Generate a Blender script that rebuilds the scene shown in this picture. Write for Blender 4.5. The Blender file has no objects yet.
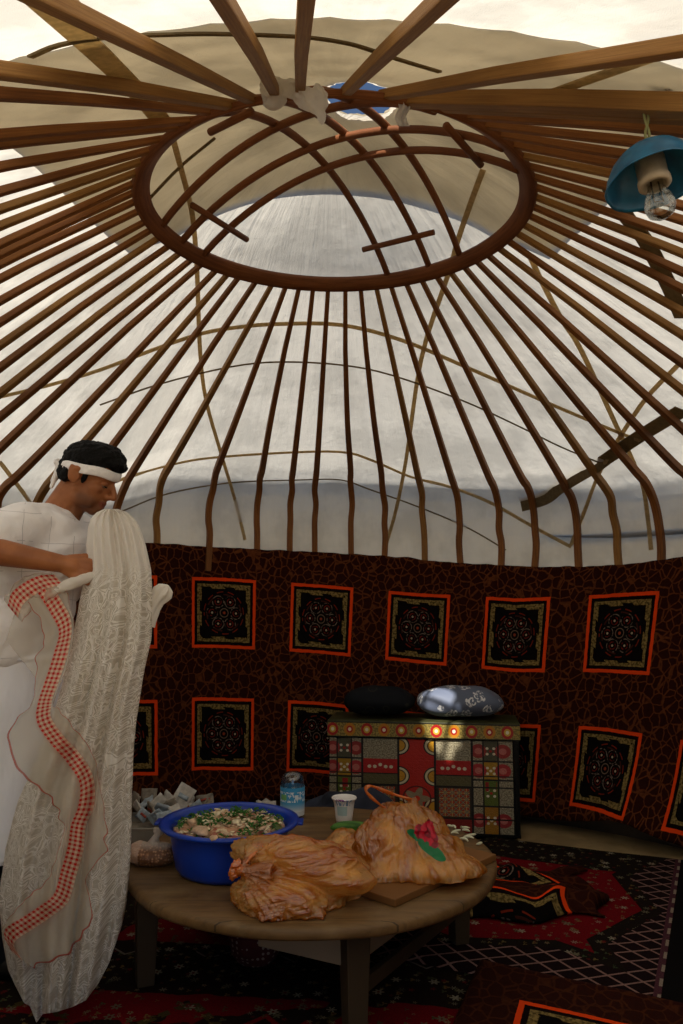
import bpy, bmesh, math, random
from math import sin, cos, pi, radians, atan2, hypot, sqrt, exp
from mathutils import Vector, noise, Matrix
import numpy as np
SC = bpy.context.scene
COL = SC.collection
rng = random.Random(7)

# ------------------------------------------------------------------ camera model (photo is 683 x 1024)
F_PX, PITCH, CAM_H = 800.0, radians(6.0), 1.2
CP, SP = cos(PITCH), sin(PITCH)
def ray(px, py):
    X = (px-341.5)/F_PX; Y = (512-py)/F_PX
    return Vector((X, CP-Y*SP, SP+Y*CP))
O = Vector((0, 0, CAM_H))
def on_z(px, py, z):
    d = ray(px, py); return O + d*((z-CAM_H)/d.z)
def on_y(px, py, y):
    d = ray(px, py); return O + d*(y/d.y)
YC = Vector((-0.0216, 2.5, 0))        # centre of the yurt
R_RING, Z_RING, R_WALL = 0.6276, 2.454, 2.15
def cyl(phi, r, z):
    a = radians(phi); return Vector((YC.x+r*sin(a), YC.y+r*cos(a), z))

cam = bpy.data.cameras.new('camera'); co = bpy.data.objects.new('camera', cam); COL.objects.link(co)
co.location = O; co.rotation_euler = (pi/2+PITCH, 0, 0)
cam.sensor_fit = 'VERTICAL'; cam.sensor_height = 24; cam.lens = 24*F_PX/1024; cam.clip_start = .02
SC.camera = co

# ------------------------------------------------------------------ materials: a small expression language over nodes
def lin(h, a=1):
    h = h.lstrip('#'); v = [int(h[i:i+2], 16)/255 for i in (0, 2, 4)]
    return tuple((x/12.92 if x <= .04045 else ((x+.055)/1.055)**2.4) for x in v)+(a,)
class S:
    def __init__(s, t, sock): s.t, s.s = t, sock
    def _m(s, op, *o):
        n = s.t.nodes.new('ShaderNodeMath'); n.operation = op
        for i, v in enumerate((s,)+o): put(s.t, n.inputs[i], v)
        return S(s.t, n.outputs[0])
    def __add__(s, o): return s._m('ADD', o)
    __radd__ = __add__
    def __sub__(s, o): return s._m('SUBTRACT', o)
    def __rsub__(s, o): return (s*-1)+o
    def __mul__(s, o): return s._m('MULTIPLY', o)
    __rmul__ = __mul__
    def __truediv__(s, o): return s._m('DIVIDE', o)
    def abs(s): return s._m('ABSOLUTE')
    def floor(s): return s._m('FLOOR')
    def fract(s): return s._m('FRACT')
    def sin(s): return s._m('SINE')
    def cos(s): return s._m('COSINE')
    def sqrt(s): return s._m('SQRT')
    def atan2(s, o): return s._m('ARCTAN2', o)
    def max(s, o): return s._m('MAXIMUM', o)
    def min(s, o): return s._m('MINIMUM', o)
    def gt(s, o): return s._m('GREATER_THAN', o)
    def lt(s, o): return s._m('LESS_THAN', o)
    def pingpong(s, o): return s._m('PINGPONG', o)
    def pow(s, o): return s._m('POWER', o)
    def ss(s, a, b):            # smoothstep a..b
        n = s.t.nodes.new('ShaderNodeMapRange'); n.interpolation_type = 'SMOOTHSTEP'
        put(s.t, n.inputs[0], s); n.inputs[1].default_value = a; n.inputs[2].default_value = b
        return S(s.t, n.outputs[0])
    def ring(s, r, w): return (s-r).abs().lt(w)
def put(t, inp, v):
    if isinstance(v, S): t.links.new(v.s, inp)
    else: inp.default_value = v
class M:
    def __init__(s, name):
        s.m = bpy.data.materials.new(name); s.m.use_nodes = True; s.t = s.m.node_tree
        s.t.nodes.clear(); s.out = s.t.nodes.new('ShaderNodeOutputMaterial')
    def node(s, k, **kw):
        n = s.t.nodes.new(k)
        for a, b in kw.items(): setattr(n, a, b)
        return n
    def uv(s):
        n = s.node('ShaderNodeTexCoord'); x = s.node('ShaderNodeSeparateXYZ'); s.t.links.new(n.outputs['UV'], x.inputs[0])
        return S(s.t, x.outputs[0]), S(s.t, x.outputs[1])
    def obj(s):
        n = s.node('ShaderNodeTexCoord'); x = s.node('ShaderNodeSeparateXYZ'); s.t.links.new(n.outputs['Object'], x.inputs[0])
        return [S(s.t, x.outputs[i]) for i in range(3)]
    def vec(s, x, y, z=0.):
        n = s.node('ShaderNodeCombineXYZ')
        for i, v in enumerate((x, y, z)): put(s.t, n.inputs[i], v)
        return S(s.t, n.outputs[0])
    def noise(s, v, scale=5., detail=2., rough=.5, col=False):
        n = s.node('ShaderNodeTexNoise'); put(s.t, n.inputs['Vector'], v)
        n.inputs['Scale'].default_value = scale; n.inputs['Detail'].default_value = detail; n.inputs['Roughness'].default_value = rough
        return S(s.t, n.outputs[0])
    def vor(s, v, scale=5., feature='F1', rnd=1., out=0):
        n = s.node('ShaderNodeTexVoronoi', feature=feature); put(s.t, n.inputs['Vector'], v)
        n.inputs['Scale'].default_value = scale; n.inputs['Randomness'].default_value = rnd
        return S(s.t, n.outputs[out])
    def vorp(s, v, scale, rnd=1.):      # distance, random value, local x, y in the cell
        n = s.node('ShaderNodeTexVoronoi'); put(s.t, n.inputs['Vector'], v)
        n.inputs['Scale'].default_value = scale; n.inputs['Randomness'].default_value = rnd
        c = s.node('ShaderNodeSeparateColor'); s.t.links.new(n.outputs['Color'], c.inputs[0])
        d = s.node('ShaderNodeVectorMath', operation='SUBTRACT'); put(s.t, d.inputs[0], v); s.t.links.new(n.outputs['Position'], d.inputs[1])
        x = s.node('ShaderNodeSeparateXYZ'); s.t.links.new(d.outputs[0], x.inputs[0])
        return S(s.t, n.outputs[0]), S(s.t, c.outputs[0]), S(s.t, x.outputs[0])*scale, S(s.t, x.outputs[1])*scale
    def mix(s, f, a, b):
        n = s.node('ShaderNodeMix', data_type='RGBA')
        put(s.t, n.inputs[0], f)
        for i, v in ((6, a), (7, b)): put(s.t, n.inputs[i], lin(v) if isinstance(v, str) else v)
        return S(s.t, n.outputs[2])
    def bump(s, h, strength=.3, dist=.01):
        n = s.node('ShaderNodeBump'); put(s.t, n.inputs['Height'], h); n.inputs['Strength'].default_value = strength
        n.inputs['Distance'].default_value = dist; return S(s.t, n.outputs[0])
    def bsdf(s, color, rough=.6, metal=0., spec=.3, normal=None, alpha=None, trans=None, sheen=0., sss=0., emis=None, ior=1.45, link=True):
        n = s.node('ShaderNodeBsdfPrincipled')
        put(s.t, n.inputs['Base Color'], lin(color) if isinstance(color, str) else color)
        put(s.t, n.inputs['Roughness'], rough); put(s.t, n.inputs['Metallic'], metal)
        n.inputs['Specular IOR Level'].default_value = spec; n.inputs['IOR'].default_value = ior
        if normal is not None: put(s.t, n.inputs['Normal'], normal)
        if alpha is not None: put(s.t, n.inputs['Alpha'], alpha)
        if trans is not None: put(s.t, n.inputs['Transmission Weight'], trans)
        if sheen: n.inputs['Sheen Weight'].default_value = sheen
        if sss:
            n.inputs['Subsurface Weight'].default_value = sss; n.inputs['Subsurface Scale'].default_value = .02
        r = S(s.t, n.outputs[0])
        if link: s.done(r)
        return r
    def translucent(s, color, normal=None):
        n = s.node('ShaderNodeBsdfTranslucent')
        if normal is not None: put(s.t, n.inputs['Normal'], normal)
        put(s.t, n.inputs[0], lin(color) if isinstance(color, str) else color); return S(s.t, n.outputs[0])
    def diffuse(s, color, normal=None):
        n = s.node('ShaderNodeBsdfDiffuse'); put(s.t, n.inputs[0], lin(color) if isinstance(color, str) else color)
        if normal is not None: put(s.t, n.inputs['Normal'], normal)
        return S(s.t, n.outputs[0])
    def clear(s, color=(1, 1, 1, 1)):
        n = s.node('ShaderNodeBsdfTransparent'); put(s.t, n.inputs[0], color); return S(s.t, n.outputs[0])
    def mixs(s, f, a, b):
        n = s.node('ShaderNodeMixShader'); put(s.t, n.inputs[0], f); put(s.t, n.inputs[1], a); put(s.t, n.inputs[2], b); return S(s.t, n.outputs[0])
    def done(s, sh): s.t.links.new(sh.s, s.out.inputs[0]); return s.m
def plain(name, col, rough=.6, metal=0., spec=.3, var=.25, scale=20., bump=0., **k):
    m = M(name); x, y, z = m.obj(); v = m.vec(x, y, z); n = m.noise(v, scale, 3.)
    c = lin(col); dark = tuple(a*(1-var) for a in c[:3])+(1,); lite = tuple(min(1, a*(1+var)) for a in c[:3])+(1,)
    m.bsdf(m.mix(n.ss(.3, .7), dark, lite), rough, metal, spec, normal=m.bump(n, bump) if bump else None, **k); return m.m

# ------------------------------------------------------------------ mesh helpers
class Geo:
    def __init__(s): s.v, s.f, s.uv, s.mi = [], [], {}, {}
    def add(s, vs, fs, uvs=None, mi=0):
        o = len(s.v); s.v += [Vector(p) for p in vs]
        for k, f in enumerate(fs):
            s.mi[len(s.f)] = mi
            if uvs: s.uv[len(s.f)] = [uvs[i] for i in f]
            s.f.append([i+o for i in f])
        return s
    def box(s, c, size, rot=None, mi=0):
        hx, hy, hz = (a/2 for a in size); c = Vector(c)
        vs = [Vector((x, y, z)) for x in (-hx, hx) for y in (-hy, hy) for z in (-hz, hz)]
        if rot is not None: vs = [rot @ p for p in vs]
        return s.add([p+c for p in vs], [(0, 1, 3, 2), (4, 6, 7, 5), (0, 4, 5, 1), (2, 3, 7, 6), (0, 2, 6, 4), (1, 5, 7, 3)], mi=mi)
    def grid(s, fn, nu, nv, closed_u=False, uvfn=None, mi=0):
        vs, uvs, fs = [], [], []
        for j in range(nv+1):
            for i in range(nu+(0 if closed_u else 1)):
                u, v = i/nu, j/nv; vs.append(fn(u, v)); uvs.append(uvfn(u, v) if uvfn else (u, v))
        w = nu if closed_u else nu+1
        for j in range(nv):
            for i in range(nu): fs.append((j*w+i, j*w+(i+1) % w, (j+1)*w+(i+1) % w, (j+1)*w+i))
        o = len(s.v); s.v += [Vector(p) for p in vs]
        for f in fs:
            q = [uvs[i] for i in f]
            if closed_u and q[0][0] > q[1][0]: q[1] = (1.0, q[1][1]); q[2] = (1.0, q[2][1])
            s.mi[len(s.f)] = mi; s.uv[len(s.f)] = q; s.f.append([i+o for i in f])
        return s
    def lathe(s, prof, c=(0, 0, 0), n=32, rot=None, mi=0, wob=None):
        c = Vector(c)
        def fn(u, v):
            k = v*(len(prof)-1); r, z = prof[min(int(round(k)), len(prof)-1)]
            a = 2*pi*u
            if wob: r = r*wob(a, z)
            p = Vector((r*cos(a), r*sin(a), z)); return c+(rot @ p if rot is not None else p)
        return s.grid(fn, n, len(prof)-1, True, mi=mi)
    def tube(s, pts, r, n=8, sq=False, up=None, cap=True, mi=0, rz=None):
        pts = [Vector(p) for p in pts]; rs = r if isinstance(r, (list, tuple)) else [r]*len(pts)
        ring = []; prev = None; L = 0; vs, uvs = [], []
        for i, p in enumerate(pts):
            t = (pts[min(i+1, len(pts)-1)]-pts[max(i-1, 0)]).normalized()
            a = up if up is not None else (prev if prev is not None else (Vector((0, 0, 1)) if abs(t.z) < .9 else Vector((1, 0, 0))))
            b = t.cross(a)
            if b.length < 1e-6: b = t.cross(Vector((1, .3, .2)))
            b.normalize(); a = b.cross(t).normalized(); prev = a
            if i: L += (p-pts[i-1]).length
            for k in range(n):
                th = 2*pi*(k+(.5 if sq else 0))/n; ca, sa = cos(th), sin(th)
                if sq: ca, sa = ca*1.414, sa*1.414
                q = rz if rz else 1.
                vs.append(p+b*(ca*rs[i])+a*(sa*rs[i]*q)); uvs.append((k/n, L))
        fs = [(i*n+k, i*n+(k+1) % n, (i+1)*n+(k+1) % n, (i+1)*n+k) for i in range(len(pts)-1) for k in range(n)]
        if cap: fs += [tuple(range(n))[::-1], tuple(range((len(pts)-1)*n, len(pts)*n))]
        return s.add(vs, fs, uvs, mi)
    def disc(s, c, r, n=32, z=0):
        c = Vector(c); return s.add([c+Vector((r*cos(2*pi*i/n), r*sin(2*pi*i/n), 0)) for i in range(n)], [tuple(range(n))])
    def blob(s, c, rad, sub=3, amp=.15, freq=3., seed=0, rot=None, flat=None, mi=0):
        bm = bmesh.new(); bmesh.ops.create_icosphere(bm, subdivisions=sub, radius=1)
        vs = []
        for v in bm.verts:
            p = v.co.copy(); k = 1+amp*noise.noise(p*freq+Vector((seed*7.3, seed*3.1, seed)))
            q = Vector((p.x*rad[0]*k, p.y*rad[1]*k, p.z*rad[2]*k))
            if flat is not None and q.z < -flat: q.z = -flat
            if rot is not None: q = rot @ q
            vs.append(q+Vector(c))
        fs = [[v.index for v in f.verts] for f in bm.faces]; bm.free()
        return s.add(vs, fs, mi=mi)
    def obj(s, name, mat, parent=None, smooth=True, bevel=0., sub=0, solid=0., keep=None):
        me = bpy.data.meshes.new(name)
        base = parent_loc(parent) if parent else Vector((0, 0, 0))
        me.from_pydata([tuple(p-base) for p in s.v], [], s.f)
        if s.uv:
            l = me.uv_layers.new(name='UVMap'); arr = np.zeros(len(me.loops)*2, np.float32)
            for pi_, p in enumerate(me.polygons):
                q = s.uv.get(pi_)
                if q:
                    for k, li in enumerate(p.loop_indices): arr[li*2], arr[li*2+1] = q[k]
            l.data.foreach_set('uv', arr)
        for m in (mat if isinstance(mat, (list, tuple)) else [mat]): me.materials.append(m)
        me.polygons.foreach_set('material_index', [s.mi.get(i, 0) for i in range(len(me.polygons))])
        me.polygons.foreach_set('use_smooth', [smooth]*len(me.polygons))
        bm = bmesh.new(); bm.from_mesh(me)
        if keep is None: bmesh.ops.recalc_face_normals(bm, faces=bm.faces)
        if bevel: bmesh.ops.bevel(bm, geom=[e for e in bm.edges if e.calc_face_angle(0) > .5], offset=bevel, segments=2, affect='EDGES', profile=.6)
        bm.to_mesh(me); bm.free(); me.update()
        o = bpy.data.objects.new(name, me); COL.objects.link(o)
        if parent: o.parent = parent
        if solid:
            d = o.modifiers.new('solid', 'SOLIDIFY'); d.thickness = solid; d.offset = 0
        if sub:
            d = o.modifiers.new('sub', 'SUBSURF'); d.levels = d.render_levels = sub
        return o
def parent_loc(p):
    v = Vector((0, 0, 0))
    while p is not None: v += p.location; p = p.parent
    return v
def tag(o, label=None, cat=None, group=None, kind=None):
    for k, v in (('label', label), ('category', cat), ('group', group), ('kind', kind)):
        if v: o[k] = v
    return o
def thing(name, loc, label, cat, group=None):
    o = bpy.data.objects.new(name, None); COL.objects.link(o); o.location = loc; o.empty_display_size = .05
    return tag(o, label, cat, group)
def fused(geos, voxel, smooth=6, fac=.5, adapt=0.):
    """one continuous surface around overlapping closed shapes: (verts, faces)"""
    g = Geo()
    for q in geos: g.add(q.v, q.f)
    o = g.obj('tmp', [], None)
    m = o.modifiers.new('r', 'REMESH'); m.mode = 'VOXEL'; m.voxel_size = voxel; m.adaptivity = adapt
    if smooth:
        m = o.modifiers.new('s', 'SMOOTH'); m.iterations = smooth; m.factor = fac
    dg = bpy.context.evaluated_depsgraph_get(); dg.update()
    ev = o.evaluated_get(dg); me = ev.to_mesh()
    vs = [v.co.copy() for v in me.vertices]; fs = [tuple(p.vertices) for p in me.polygons]
    ev.to_mesh_clear(); d = o.data; bpy.data.objects.remove(o); bpy.data.meshes.remove(d)
    return vs, fs
def lerp(a, b, t): return a+(b-a)*t
def curve(pts, t):              # piecewise-linear lookup
    for (a, b), (c, d) in zip(pts, pts[1:]):
        if t <= c: return b+(d-b)*max(0, min(1, (t-a)/(c-a)))
    return pts[-1][1]
def spline(pts, n):             # Catmull-Rom through points
    P = [Vector(p) for p in pts]; P = [P[0]*2-P[1]]+P+[P[-1]*2-P[-2]]; out = []
    for i in range(1, len(P)-2):
        for k in range(n):
            t = k/n; a, b, c, d = P[i-1:i+3]
            out.append(.5*((2*b)+(c-a)*t+(2*a-5*b+4*c-d)*t*t+(3*b-3*c+d-a)*t**3))
    out.append(P[-2]); return out

# ------------------------------------------------------------------ light
w = bpy.data.worlds.new('sky'); SC.world = w; w.use_nodes = True; nt = w.node_tree; nt.nodes.clear()
sky = nt.nodes.new('ShaderNodeTexSky'); sky.sky_type = 'NISHITA'; sky.sun_disc = False
SUN = Vector((.445, 1.87, -2.10)).normalized()
sky.sun_elevation = math.asin(-SUN.z); sky.sun_rotation = atan2(-SUN.x, -SUN.y); sky.altitude = 1500; sky.air_density = 1.0; sky.dust_density = .3; sky.ozone_density = 2.
bg = nt.nodes.new('ShaderNodeBackground'); wo = nt.nodes.new('ShaderNodeOutputWorld'); bg.inputs[1].default_value = .088
nt.links.new(sky.outputs[0], bg.inputs[0]); nt.links.new(bg.outputs[0], wo.inputs[0])
sl = bpy.data.lights.new('sun', 'SUN'); sl.energy = 7.9; sl.angle = radians(.7); sl.color = (1, .95, .87)
so = bpy.data.objects.new('sun', sl); COL.objects.link(so); so.rotation_euler = SUN.to_track_quat('-Z', 'Y').to_euler(); so.location = (-2, -4, 6)
vs_ = SC.view_settings; SC.display_settings.display_device = 'sRGB'; vs_.view_transform = 'Standard'; vs_.look = 'None'; vs_.gamma = 1; vs_.exposure = 0.14; vs_.use_curve_mapping = False
cy = SC.cycles; cy.use_denoising = True; cy.max_bounces = 10; cy.diffuse_bounces = 6; cy.transmission_bounces = 8; cy.transparent_max_bounces = 24
cy.caustics_reflective = False; cy.caustics_refractive = False; cy.sample_clamp_indirect = 6

# ------------------------------------------------------------------ shell of the yurt
def mat_canvas(name, col, tcol, tf, gap=False):
    m = M(name); x, y, z = m.obj(); v = m.vec(x, y, z)
    n1 = m.noise(v, 3., 4., .6); n2 = m.noise(m.vec(x*1., y*1., z*.3), 26., 2.)
    wv = m.noise(v, 420., 1.)
    dx_, dy_ = x-YC.x, y-YC.y; an_ = dx_.atan2(dy_); rd = (dx_*dx_+dy_*dy_).sqrt()
    fold = m.noise(m.vec(dx_*1.2+an_*3.6, dy_*1.2-an_*2.8, z*1.3), 2.0, 3., .55); fine = m.noise(m.vec(an_*26., rd*1.6, z*2.), 1.6, 3., .6)
    dirt = m.noise(m.vec(x*1.0, y*2.2, z), 3.4, 5., .65)
    h = n2*.4+wv*.2+fold*1.5+fine*.35
    nb = m.bump(h, .45, .022)
    k = n1.ss(.25, .75)
    a = m.diffuse(m.mix(k, tuple(c*.9 for c in lin(col)[:3])+(1,), lin(col)), nb)
    b = m.translucent(m.mix((dirt*.8+fine*.2).ss(.36, .6) if gap else (k*.7+fine*.3).ss(.3, .65), tuple(c*(.66 if gap else .8) for c in lin(tcol)[:3])+(1,), lin(tcol)), nb)
    sh = m.mixs(tf, a, b)
    if True:
        e = (((x-.06)/.105)*((x-.06)/.105)+((y-2.27)/.155)*((y-2.27)/.155)).sqrt()+(m.noise(v, 14., 2.)-.5)*.5
        cut = e.lt(1.)
        if gap: cut = e.lt(1.1)
        sh = m.mixs(cut, sh, m.clear())
    return m.done(sh)
CANVAS = mat_canvas('canvas_white', '#f3efe6', '#d8d1c2', .66)
COVER = mat_canvas('canvas_tan', '#d1c1a3', '#bcae92', .6, True)
FELT = plain('felt_wall', '#6b5a48', .95, var=.15, scale=8)
EARTH = plain('trodden_earth', '#9a835c', .95, var=.25, scale=6, bump=.4)
def wood(name, c1, c2, c3, scale=1., rough=.6):
    m = M(name); u, v = m.uv(); x, y, z = m.obj()
    n = m.noise(m.vec(u*6., v*1.4*scale, 0.), 4., 3.); g = m.noise(m.vec(u*30., v*2.5*scale, 3.), 5., 3., .65)
    oc = m.noise(m.vec(x, y, z), 2.2, 2.)
    c = m.mix(n.ss(.3, .7), c1, c2); c = m.mix(g.ss(.45, .75)*.7, c, c3); c = m.mix(oc.ss(.4, .75)*.5, c, c3)
    m.bsdf(c, rough, spec=.25, normal=m.bump(g, .25, .004)); return m.m
POLE = wood('pole_wood', '#93602f', '#774824', '#4c2d16')
POLE_LIGHT = wood('pole_wood_pale', '#a0763f', '#8b6031', '#5c3f1f')
RIM = wood('rim_wood', '#8a5530', '#6f4022', '#4a2814')
def webbing(name, col):
    m = M(name); x, y, z = m.obj(); n = m.noise(m.vec(x, y, z), 60., 2.); c = m.mix(n.ss(.3, .7), col, tuple(a*.8 for a in lin(col)[:3])+(1,))
    return m.done(m.mixs(.6, m.diffuse(c), m.translucent(c)))
ROPE = webbing('strap_webbing', '#d8c39a')
BAND = webbing('shade_band', '#8e7c60')  # dark tone for the cast-shadow strips on the canvas

ROOF = [(R_RING, 2.488), (1.0, 2.325), (1.4, 2.142), (1.8, 1.962), (1.98, 1.885), (2.07, 1.83), (2.13, 1.755), (2.165, 1.67), (2.185, 1.57), (2.19, 1.25)]
EAVE = [(-180, 0), (-120, -.03), (-60, -.12), (-38, -.10), (-27, .02), (0, .03), (18, -.02), (42, -.08), (90, -.06), (180, 0)]
def eave(phi, r): return curve(EAVE, phi)*max(0, min(1, (r-.7)/1.2))
def roof_z(r, off=0., phi=0.):
    if r < R_RING: return 2.488+off+.25*(1-(r/R_RING)**2)
    return curve(ROOF, r)+off+eave(phi, r) if r < 2.18 else 1.7
def canvas_fn(u, v):
    a = -180+360*u
    if v < .3:
        r = R_RING*(v/.3); z = roof_z(r)
    else:
        k = (v-.3)/.7*(len(ROOF)-1); i = min(int(k), len(ROOF)-2); t = k-i
        r = lerp(ROOF[i][0], ROOF[i+1][0], t); z = lerp(ROOF[i][1], ROOF[i+1][1], t)+(eave(a, r) if i < len(ROOF)-2 else 0)
    p = cyl(a, r, z)
    if r > .7:
        s = -.003*abs(sin(radians(a)*32))*min(1, (r-.7)/.4)
        s += (.014*noise.noise(p*1.7)+.012*noise.noise(Vector((a*.09, z*1.2, 3))))*(1 if z < 1.85 else .35)
        s = min(s, .004); p = cyl(a, r+s*(1 if z < 1.8 else .3), z+s*(.3 if z < 1.8 else 1))
    return p
g = Geo(); NA, NV = 256, 60
g.grid(canvas_fn, NA, NV, True)
def open_door(q):
    c = sum(q, Vector())/len(q); a = math.degrees(atan2(c.x-YC.x, c.y-YC.y)); return abs(a) > 163 and c.z < 1.78
g.f = [f for f in g.f if not open_door([g.v[i] for i in f])]; g.uv = {}
tag(g.obj('ceiling', CANVAS), kind='structure', label='white canvas roof of the yurt')
g = Geo(); g.grid(lambda u, v: cyl(-162+324*u, 2.22, lerp(-.0, 1.3, v)), 160, 6)
tag(g.obj('wall_back', FELT, solid=.02), kind='structure')
g = Geo(); g.disc((0, 2, 0), 14, 64); tag(g.obj('floor', EARTH, smooth=False), kind='structure')
# doorway behind the camera's frame
g = Geo()
for s in (-1, 1): p = cyl(180-s*16.6, 2.16, 0); g.box((p.x, p.y, .885), (.07, .09, 1.77))
p = cyl(180, 2.12, 1.84); g.box((p.x, p.y, 1.745), (1.32, .09, .07))
tag(g.obj('door_1', POLE_LIGHT, smooth=False, bevel=.006), kind='structure')

# tan cover cloth over the crown
def cover_fn(u, v):
    x = lerp(-.83, .81, u); y = lerp(1.37, 2.79, v)
    cxn = (u-.5)*2; cyn = (v-.5)*2
    y += .05*cxn*cxn*(-cyn if cyn > 0 else -cyn*1.2)-.01*sin(u*9); x -= .07*cyn*cyn*cxn*abs(cyn)
    r = hypot(x-YC.x, y-YC.y)
    return Vector((x, y, roof_z(r, .013, math.degrees(atan2(x-YC.x, y-YC.y)))+.004*noise.noise(Vector((x*5, y*5, 0)))))
g = Geo(); g.grid(cover_fn, 60, 60)
tag(g.obj('crown_cover', COVER), 'tan cloth square spread over the crown ring at the top of the roof', 'cover cloth')

# ------------------------------------------------------------------ crown ring
ring = thing('crown_ring', (YC.x, YC.y, Z_RING), 'round reddish wooden crown ring holding the inner ends of the roof poles', 'crown ring')
g = Geo()
def rim_fn(u, v):
    k = v*8; c = [(-1, -1), (0, -1.08), (1, -1), (1.05, 0), (1, 1), (0, 1), (-1, 1), (-1.05, 0), (-1, -1)][int(round(k)) % 9]
    return cyl(360*u, .617-c[0]*.0225-c[1]*.0055, Z_RING-.002+c[0]*.0165-c[1]*.0085)
g.grid(rim_fn, 128, 8, True, uvfn=lambda u, v: (v, u*4))
g.obj('rim', RIM, ring)
def on_ring(px, py):
    p = on_z(px, py, Z_RING); a = atan2(p.x-YC.x, p.y-YC.y); return Vector((YC.x+.6*sin(a), YC.y+.6*cos(a), Z_RING))
def dome(p, off=0.):
    r = hypot(p.x-YC.x, p.y-YC.y); return Vector((p.x, p.y, Z_RING+off+.205*max(0, 1-(r/.61)**2)**.9))
BARS = [((175, 225), (430, 117)), ((195, 240), (512, 146)), ((220, 250), (524, 170)), ((305, 98), (441, 252)), ((245, 106), (416, 262)), ((212, 122), (381, 270))]
for i, (a, b) in enumerate(BARS):
    A, B = on_ring(*a), on_ring(*b); g = Geo()
    g.tube([dome(A.lerp(B, t/24), .012*(i > 2)-.006) for t in range(25)], .0125, 8, sq=False)
    g.obj('crossbar', RIM, ring)
def px_dome(px, py, off=0):
    d = ray(px, py); best = None
    for k in range(200, 500):
        p = O+d*(k*.008); q = dome(p, off)
        if hypot(p.x-YC.x, p.y-YC.y) < .6 and p.z >= q.z: return q
    return on_ring(px, py)
for a, b in [((192, 205), (247, 238)), ((363, 248), (434, 231)), ((210, 132), (252, 111)), ((446, 125), (481, 165))]:
    A, B = px_dome(*a, -.02), px_dome(*b, -.02); g = Geo(); g.tube([A, A.lerp(B, .5), B], .011, 8); g.obj('strut', RIM, ring)

# ------------------------------------------------------------------ roof poles: angle at the crown ring, angle at the wall
POLES = [(-172.2, 179.4), (-166.7, -174.2), (-160.9, -164.4), (-155.7, -150.8), (-150.1, -145.7), (-144.5, -132.2), (-140.1, -130.2), (-132.6, -121.2), (-126.9, -111), (-120.7, -105.5), (-114.6, -100.5), (-108.5, -94.9),
 (-103.1, -93.2), (-97.6, -91.4), (-91.7, -88.2), (-84.9, -84.3), (-79.7, -78.5), (-74.2, -74), (-67.9, -69.8), (-62, -66), (-56.2, -62.5), (-51.5, -57.3), (-45.2, -51.2), (-40.4, -46), (-36, -40.9), (-29.2, -34),
 (-23.1, -27.8), (-18.2, -19.9), (-13.5, -12.5), (-8.5, -7.4), (-2.9, -3.5), (3.5, 2.2), (9.1, 7.3), (14.7, 13.3), (20.1, 18.8), (25.8, 25.), (31.9, 30.2), (37.7, 36.4), (43.4, 42.1), (49.4, 48.1),
 (55, 54), (60.5, 60), (66.2, 66), (71.8, 71.5), (77.5, 77), (83.1, 82.5), (88.8, 87.6), (94.4, 92.6), (100, 97.6), (105.7, 102.6), (111.4, 107.5), (117.2, 112.2), (123, 116.6), (129.2, 120), (135.5, 122.8), (141.5, 129.5), (147.5, 133.4), (155.3, 138), (163.2, 139.5), (168.6, 153.6), (177.3, 171.4)]
ORD = 'zeroth first second third fourth fifth sixth seventh eighth ninth tenth eleventh twelfth thirteenth fourteenth fifteenth sixteenth seventeenth eighteenth nineteenth twentieth'.split()
def pole_label(i):
    f = POLES[i][0]
    if i == 0: return 'brown roof pole with the white plastic bag tied at its crown ring end'
    if i <= 17: return f'brown roof pole, {ORD[i]} leftward along the crown ring from the tied white bag'
    if i <= 25: return f"brown roof pole, {ORD[26-i]} counted leftward from the man's head"
    if i <= 39: return f"brown bent roof pole above the hung carpet, {ORD[i-25]} rightward of the man's head"
    if i <= 56: return f'brown roof pole on the right, {ORD[58-i]} below the pole carrying the blue lamp'
    return {57: 'brown roof pole on the right, first below the pole carrying the blue lamp', 58: 'thick pale roof pole carrying the blue lamp on its cord',
            59: 'pale roof pole rising steeply to the right just above the lamp pole', 60: 'pale roof pole overhead, first to the right of the tied white bag'}[i]
pole_objs = []
for i, (f, wl) in enumerate(POLES):
    rr = random.Random(i)
    door = abs(wl) > 160
    prof = [(R_RING-.018, 2.458), (1.0, 2.288), (1.5, 2.061), (1.9, 1.880)]
    prof += [(2.12, 1.785)] if door else [(2.0, 1.832), (2.07, 1.775), (2.108, 1.70), (2.128, 1.61), (2.138, 1.52), (2.14, 1.34)]
    A = cyl(f, prof[0][0], prof[0][1]); pts = []
    E = cyl(wl, 1.95, 1.86)
    bow = rr.uniform(-.012, .012)
    for r, z in prof:
        if r <= 1.9:
            t = (r-prof[0][0])/(1.95-prof[0][0]); p = A.lerp(E, t); p.z = z-.0
            p += Vector((cos(radians(wl)), -sin(radians(wl)), 0))*bow*sin(pi*t)
        else: p = cyl(wl+(rr.uniform(-.2, .2)), r, z)
        if not door and z > 1.45: p.z += eave(wl, r)
        pts.append(p)
    pts = [pts[0]]+spline(pts[1:], 5) if not door else pts
    big = i in (0, 1, 2, 3, 57, 58, 59, 60)
    w0 = .014 if i != 58 else .0195
    rad = [w0*(.85 if k == 0 else 1.) if big else lerp(.0086, .0165, min(1., max(0., (hypot(p.x-YC.x, p.y-YC.y)-.62)/1.35))) for k, p in enumerate(pts)]
    g = Geo(); g.tube(pts, rad, 4, sq=True, up=Vector((0, 0, 1)) if door else None)
    o = g.obj('roof_pole', POLE_LIGHT if (big or rr.random() < .2) else POLE, smooth=False, bevel=.004)
    tag(o, pole_label(i), 'roof pole', 'roof poles radiating from the crown ring'); pole_objs.append(pts)

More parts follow.
